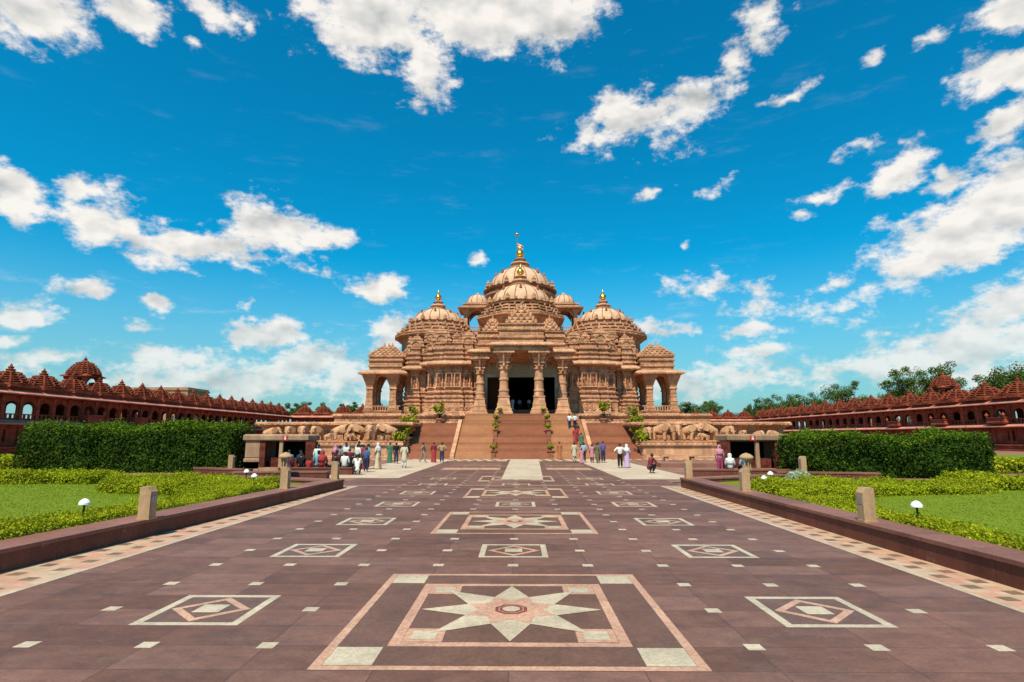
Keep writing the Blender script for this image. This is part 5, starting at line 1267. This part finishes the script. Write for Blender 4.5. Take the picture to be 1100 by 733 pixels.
def meshes(p):
    if p in CACHE: return CACHE[p]
    J, arm, leg = pose_joints(p)
    V = [J[k] for k in ('pel','wai','che','nb','nk','hd','ht')]; Rr = [(.145,.11),(.125,.095),(.15,.105),(.075,.065),(.052,.055),(.078,.092),(.058,.07)]
    E = [(i,i+1) for i in range(6)]
    hd = Vector(J['hd'])
    b = len(V); V.append(tuple(hd+Vector((0,.108,-.012)))); Rr.append(.014); E.append((5,b))                     # nose
    shirtV = [tuple(Vector(J['pel'])-(Vector(J['wai'])-Vector(J['pel']))*.75),J['wai'],J['che'],tuple(Vector(J['nb'])+Vector((0,0,.015)))]; shirtR = [(.175,.138),(.152,.125),(.172,.13),(.10,.09)]; shirtE = [(0,1),(1,2),(2,3)]
    trV = [(J['pel'][0],J['pel'][1],J['pel'][2]+.13), J['pel']]; trR = [(.142,.115),(.158,.128)]; trE = [(0,1)]
    for s in (-1,1):
        a = arm(s); b = len(V); V += a; Rr += [.06,.046,.032,(.038,.02)]; E += [(2,b),(b,b+1),(b+1,b+2),(b+2,b+3)]
        w, pm = Vector(a[2]), Vector(a[3]); d = (pm-w).normalized(); side = d.cross(Vector((s,0.01,0))).normalized()
        for k in range(4):
            q = b+3; f0 = pm + side*(.024-.016*k) + d*.035; ln = (.062,.072,.068,.052)[k]; n_ = len(V)
            V += [tuple(f0), tuple(f0+d*ln*.55+Vector((-s*.008,0,0))), tuple(f0+d*ln+Vector((-s*.026,0,0)))]; Rr += [.0085,.008,.007]; E += [(q,n_),(n_,n_+1),(n_+1,n_+2)]
        n_ = len(V); th = w+d*.03+side*.028; V += [tuple(th), tuple(th+side*.022+d*.035)]; Rr += [.010,.008]; E += [(b+3,n_),(n_,n_+1)]
        n_ = len(shirtV); el = Vector(a[0]).lerp(Vector(a[1]), .98); shirtV += [a[0], tuple(el), tuple(Vector(a[1]).lerp(w,.35))]; shirtR += [.076,.064,.058]; shirtE += [(2,n_),(n_,n_+1),(n_+1,n_+2)]
        l = leg(s); b = len(V); V += l; Rr += [.095,.062,.042,(.042,.03)]; E += [(0,b),(b,b+1),(b+1,b+2),(b+2,b+3)]
        n_ = len(trV); ank = Vector(l[1]).lerp(Vector(l[2]), .93); trV += [l[0], l[1], tuple(ank)]; trR += [.112,.084,.072]; trE += [(1,n_),(n_,n_+1),(n_+1,n_+2)]
    body = skin('body', V, E, Rr, 0, 1, SKIN[0]); shirt = skin('shirt', shirtV, shirtE, shirtR, 0, 1, SKIN[0]); tr = skin('trousers', trV, trE, trR, 1, 1, SKIN[0])
    h = MB(); h.lathe([(.03,.115),(.07,.095),(.088,.05),(.092,.0),(.085,-.045),(.06,-.06)], 14, (hd.x, hd.y-.018, hd.z), 0, .95, 1.06); hair = h.mesh('hair', HAIR)
    sc = MB(); sc.lathe([(.02,.13),(.08,.11),(.105,.05),(.108,-.02),(.10,-.08),(.13,-.14),(.20,-.22),(.215,-.34),(.20,-.40)], 16, (hd.x, hd.y-.03, hd.z), 0, 1, .9); scarf = sc.mesh('headscarf', HAIR)
    z = J['pel'][2]
    sk = MB(); sk.lathe([(.150,.17),(.165,.02),(.185,-.12),(.19,-.45),(.225,-.72),(.245,-.87),(.22,-.88)], 18, (J['pel'][0],J['pel'][1],z), 0, 1, .82); skirt = sk.mesh('skirt', HAIR)
    kt = MB(); kt.lathe([(.150,.17),(.168,.02),(.182,-.12),(.195,-.42),(.18,-.43)], 18, (J['pel'][0],J['pel'][1],z), 0, 1, .82); tunic = kt.mesh('tunic', HAIR)
    ey = MB(); [ey.ball((hd.x+s*.03, hd.y+.088, hd.z+.012), .011, 6) for s in (-1,1)]; eyes = ey.mesh('eyes', HAIR)
    CACHE[p] = dict(body=body, shirt=shirt, trousers=tr, hair=hair, headscarf=scarf, skirt=skirt, tunic=tunic, eyes=eyes); return CACHE[p]
def setmat(o, m):
    o.material_slots[0].link = 'OBJECT'; o.material_slots[0].material = m; return o
def person(x, y, z, rz, pose, top, bot, label, kind='trousers', head='hair', hc=None, k=1.0, sk=0):
    """kind: trousers / skirt (sari, long skirt) / tunic (kurta over trousers)"""
    t = thing('person', label, 'person', (x,y,z), rz, 'visitors on the plaza'); t.scale = (k,k,k); m = meshes(pose)
    setmat(link('body', m['body'], t), SKIN[sk]); setmat(link('shirt', m['shirt'], t), cloth(top))
    if kind == 'skirt' and pose not in ('sit','crouch'): setmat(link('skirt', m['skirt'], t), cloth(bot))
    else: setmat(link('trousers', m['trousers'], t), cloth(bot))
    if kind == 'tunic' and pose not in ('sit','crouch'): setmat(link('tunic', m['tunic'], t), cloth(top))
    link('hair', m['hair'], t) if head == 'hair' else setmat(link('headscarf', m['headscarf'], t), cloth(hc))
    link('eyes', m['eyes'], t)
WHT=(.72,.70,.66); BLK=(.015,.015,.018); CRM=(.62,.52,.36); NAVY=(.03,.04,.10); LBL=(.28,.45,.62); RED=(.42,.02,.025); MAR=(.22,.015,.03); MAG=(.40,.03,.14); PNK=(.62,.22,.28); GRY=(.25,.23,.21)
TAN=(.42,.28,.14); GRN=(.05,.20,.11); TEAL=(.05,.30,.28); ORG=(.45,.13,.03); PUR=(.16,.09,.30); LIL=(.55,.36,.62); OLV=(.16,.14,.07); BLU=(.06,.12,.34); DGR=(.04,.04,.045); BRN=(.12,.06,.03); CYAN=(.10,.42,.55)
FW, BK = PI, 0.0            # facing the camera / facing the temple
PPL = [
 # walking and standing on the left strip
 (-7.95,48.6,0,-PI/2,'walk',GRY,GRY,'person in grey walking to the left of the woman in red at the stair foot',{}),
 (-7.05,48.6,0,BK,'stand',MAR,RED,'woman in dark red facing the stairs between two men, left of the runner',{'kind':'skirt'}),
 (-6.35,48.5,0,BK,'akimbo',TAN,NAVY,'man in a tan shirt and dark trousers beside the woman in red',{}),
 (-7.85,40.1,0,BK,'stand',CRM,WHT,'old person in a cream tunic and white trousers, alone on the left pale strip',{'kind':'tunic','hc':None}),
 (-9.75,46.5,0,BK,'stand',BLK,NAVY,'person in black by the left stair flank, behind the cream tunic',{}),
 (-10.6,48.0,0,FW,'stand',GRN,GRN,'woman in a dark green sari by the left stair flank',{'kind':'skirt'}),
 (-9.35,38.7,0,PI/2,'walk',CRM,CRM,'tall figure in a cream robe and white headscarf among the left crowd',{'kind':'skirt','head':'s','hc':WHT,'k':1.04}),
 (-9.95,38.5,0,-PI/2+.6,'akimbo',TEAL,BLK,'person in a teal top, hands on hips, beside the cream robed figure',{}),
 (-10.55,38.2,0,-.5,'stand',WHT,DGR,'person in a white shirt left of the one in teal',{}),
 (-9.5,34.6,0,PI/2,'crouch',PNK,GRY,'child in pink crouching at the end of the seat wall',{'k':.85}),
 # on the seat wall and behind it
 (-13.2,33.35,.40,BK,'sit',MAG,MAG,'woman in magenta sitting at the left end of the seat wall',{'head':'s','hc':MAG}),
 (-12.5,33.5,.40,.3,'sit',BLK,DGR,'person in black sitting second from the left on the seat wall',{}),
 (-11.95,34.6,.0,FW,'stand',WHT,BLK,'person in a white top standing behind the seated ones in the kiosk mouth',{}),
 (-12.0,33.35,.40,BK,'sit',RED,RED,'child in bright red sitting low on the seat wall',{'k':.78}),
 (-11.25,33.4,.40,BK,'sit',RED,MAR,'woman in red seen from behind, in the middle of the seat wall',{'head':'s','hc':RED,'k':1.1}),
 (-11.5,36.5,0,-.4,'stand',MAG,MAG,'woman with a pink headscarf standing behind the woman in red',{'head':'s','hc':PNK,'kind':'skirt'}),
 (-10.5,33.45,.40,PI/2,'sit',DGR,BLK,'man in dark grey sitting sideways on the seat wall',{}),
 (-9.95,33.4,.40,-.2,'sit',WHT,GRY,'person in white sitting near the right end of the seat wall',{'k':1.05}),
 (-12.85,34.3,.40,-.3,'sit',NAVY,NAVY,'person in navy squeezed in the second row behind the woman in magenta',{'k':1.1}),
 (-11.75,34.2,.40,.2,'sit',CYAN,WHT,'person in blue and white in the second row, left of the woman in red',{'k':1.1}),
 (-10.8,34.6,.40,0.1,'sit',MAR,BLK,'person in maroon in the second row, right of the woman in red',{'k':1.12}),
 (-10.15,35.0,.0,.3,'stand',MAR,DGR,'short person in maroon standing behind the right end of the seat wall',{'k':.85}),
 (-9.3,35.6,.0,-.3,'stand',BLU,NAVY,'short person in blue standing right of the seat wall',{'k':.9}),
 (-13.5,34.2,.40,.2,'sit',TEAL,DGR,'person in teal in the second row at the far left end of the seat wall',{'k':1.12}),
 (-12.25,35.4,.0,.5,'stand',PUR,BLK,'person in violet standing at the left in the kiosk mouth',{'k':.95}),
 (-10.95,35.6,.0,-.5,'stand',GRY,NAVY,'person in grey standing right of the pink headscarf',{'k':.97}),
 (-10.3,38.6,.0,.2,'stand',RED,RED,'woman in a bright red sari standing behind the right half of the seated crowd',{'kind':'skirt','k':.97}),
 (-11.55,39.0,.0,-.2,'stand',WHT,WHT,'person all in white standing in the back of the left crowd',{'kind':'tunic','k':1.0}),
 (-9.1,33.0,.0,.3,'crouch',WHT,DGR,'person in white squatting on the ground at the right end of the seat wall',{}),
 (-12.95,37.6,.0,.3,'stand',DGR,DGR,'person in dark clothes standing in the shade of the left kiosk',{}),
 (-9.55,33.6,.40,.5,'sit',BLK,BLK,'person in black at the right end of the seat wall',{}),
 (-12.4,41.8,.0,BK,'stand',LBL,NAVY,'man in a light blue shirt standing far back by the red kiosk board',{'k':1.05}),
 (-11.95,43.5,0,BK,'stand',WHT,BLK,'person in a white top and black trousers looking at the elephants',{'k':1.08}),
 (-11.3,42.0,0,.4,'stand',PNK,BRN,'girl in pink in the back row left of the blue shirt',{'k':.95}),
 (-10.9,40.0,0,.2,'stand',CYAN,NAVY,'person in a bright blue shirt in the back row of the left crowd',{'k':.95}),
 (-11.25,40.6,0,FW,'stand',MAR,MAR,'woman in maroon in the back row of the left crowd',{'kind':'skirt','k':.95}),
 (-10.5,43.5,0,BK,'walk',PUR,GRY,'person in a violet shirt walking along the elephants',{}),
 # right group
 (3.85,54.2,0,FW,'stand',ORG,ORG,'woman in an orange sari standing alone at the stair foot, right of the runner',{'kind':'skirt'}),
 (4.75,49.2,0,.3,'stand',CRM,CRM,'person in a cream tunic at the left of the right hand group',{'kind':'tunic'}),
 (5.15,47.4,0,.2,'stand',PNK,PNK,'child in pink before the person in the cream tunic',{'kind':'skirt','k':.72}),
 (5.5,48.9,0,BK,'stand',LBL,BLK,'man in a light blue shirt and black trousers seen from behind',{}),
 (6.1,48.2,0,-.6,'stand',PNK,MAR,'girl in pink and maroon in the middle of the right hand group',{'kind':'tunic','k':.92}),
 (6.45,47.6,0,.4,'walk',OLV,OLV,'person in olive at the front of the right hand group',{'kind':'tunic','k':.97}),
 (6.75,49.2,0,BK,'stand',BLU,NAVY,'man in a deep blue shirt in the right hand group',{}),
 (7.05,48.4,0,FW+.3,'stand',PUR,NAVY,'tall person in violet and dark trousers at the right of the right hand group',{'k':1.06}),
 (7.05,40.4,0,BK,'akimbo',WHT,BLK,'man in a white shirt and black trousers, hands on hips, on the right pale strip',{}),
 (7.55,40.6,0,BK,'stand',LIL,LIL,'woman in a lilac sari and white headscarf beside the man with hands on hips',{'kind':'skirt','head':'s','hc':WHT,'k':.97}),
 (7.75,34.6,0,-PI/2+.4,'crouch',MAR,BLK,'person in dark red crouching near the right kerb wall',{}),
 (11.35,31.4,.42,-.3,'sit',WHT,GRN,'person in white with a white headscarf and green skirt sitting before the right kiosk',{'head':'s','hc':WHT}),
 (12.1,31.35,.42,.1,'sit',LBL,BLK,'person in a light blue shirt sitting before the right kiosk',{}),
 (11.5,33.4,0,FW,'stand',PNK,MAG,'woman in pink standing in the shade by the red board of the right kiosk',{'head':'s','hc':PNK}),
 # on the stairs
 (5.55,62.45,2.915,BK,'walk',WHT,NAVY,'man in a white shirt highest on the stairs, left of a pair',{}),
 (6.15,62.6,2.915,BK,'stand',WHT,BLK,'man in a white shirt highest on the stairs, right of a pair',{}),
 (6.15,60.45,1.886,BK,'walk',DGR,RED,'woman in a dark top and red skirt climbing below the two white shirts',{'kind':'skirt'}),
 (5.85,59.35,1.372,BK,'walk',RED,RED,'woman in bright red climbing in the middle of the stairs',{'kind':'skirt'}),
 (6.35,58.3,.857,BK,'stand',GRN,BLK,'person in dark green and black lower on the stairs beside the parapet',{'kind':'tunic'}),
 # in the doorway
 (-.75,76.5,5.54,FW,'stand',WHT,WHT,'figure in white inside the central doorway, leftmost',{'kind':'skirt'}),
 (.2,77.5,5.54,FW,'stand',LBL,DGR,'figure in pale blue in the middle of the central doorway',{}),
 (1.5,77.0,5.54,FW,'stand',CRM,BRN,'figure in cream at the right of the central doorway',{}),
]
for x,y,z,r,ps,a,b,lab,kw in PPL:
    zz = z if ps != 'sit' else z-.385
    person(x, y, zz, r, ps, a, b, lab, **{'sk': int(abs(x*7)) % 2, **kw})
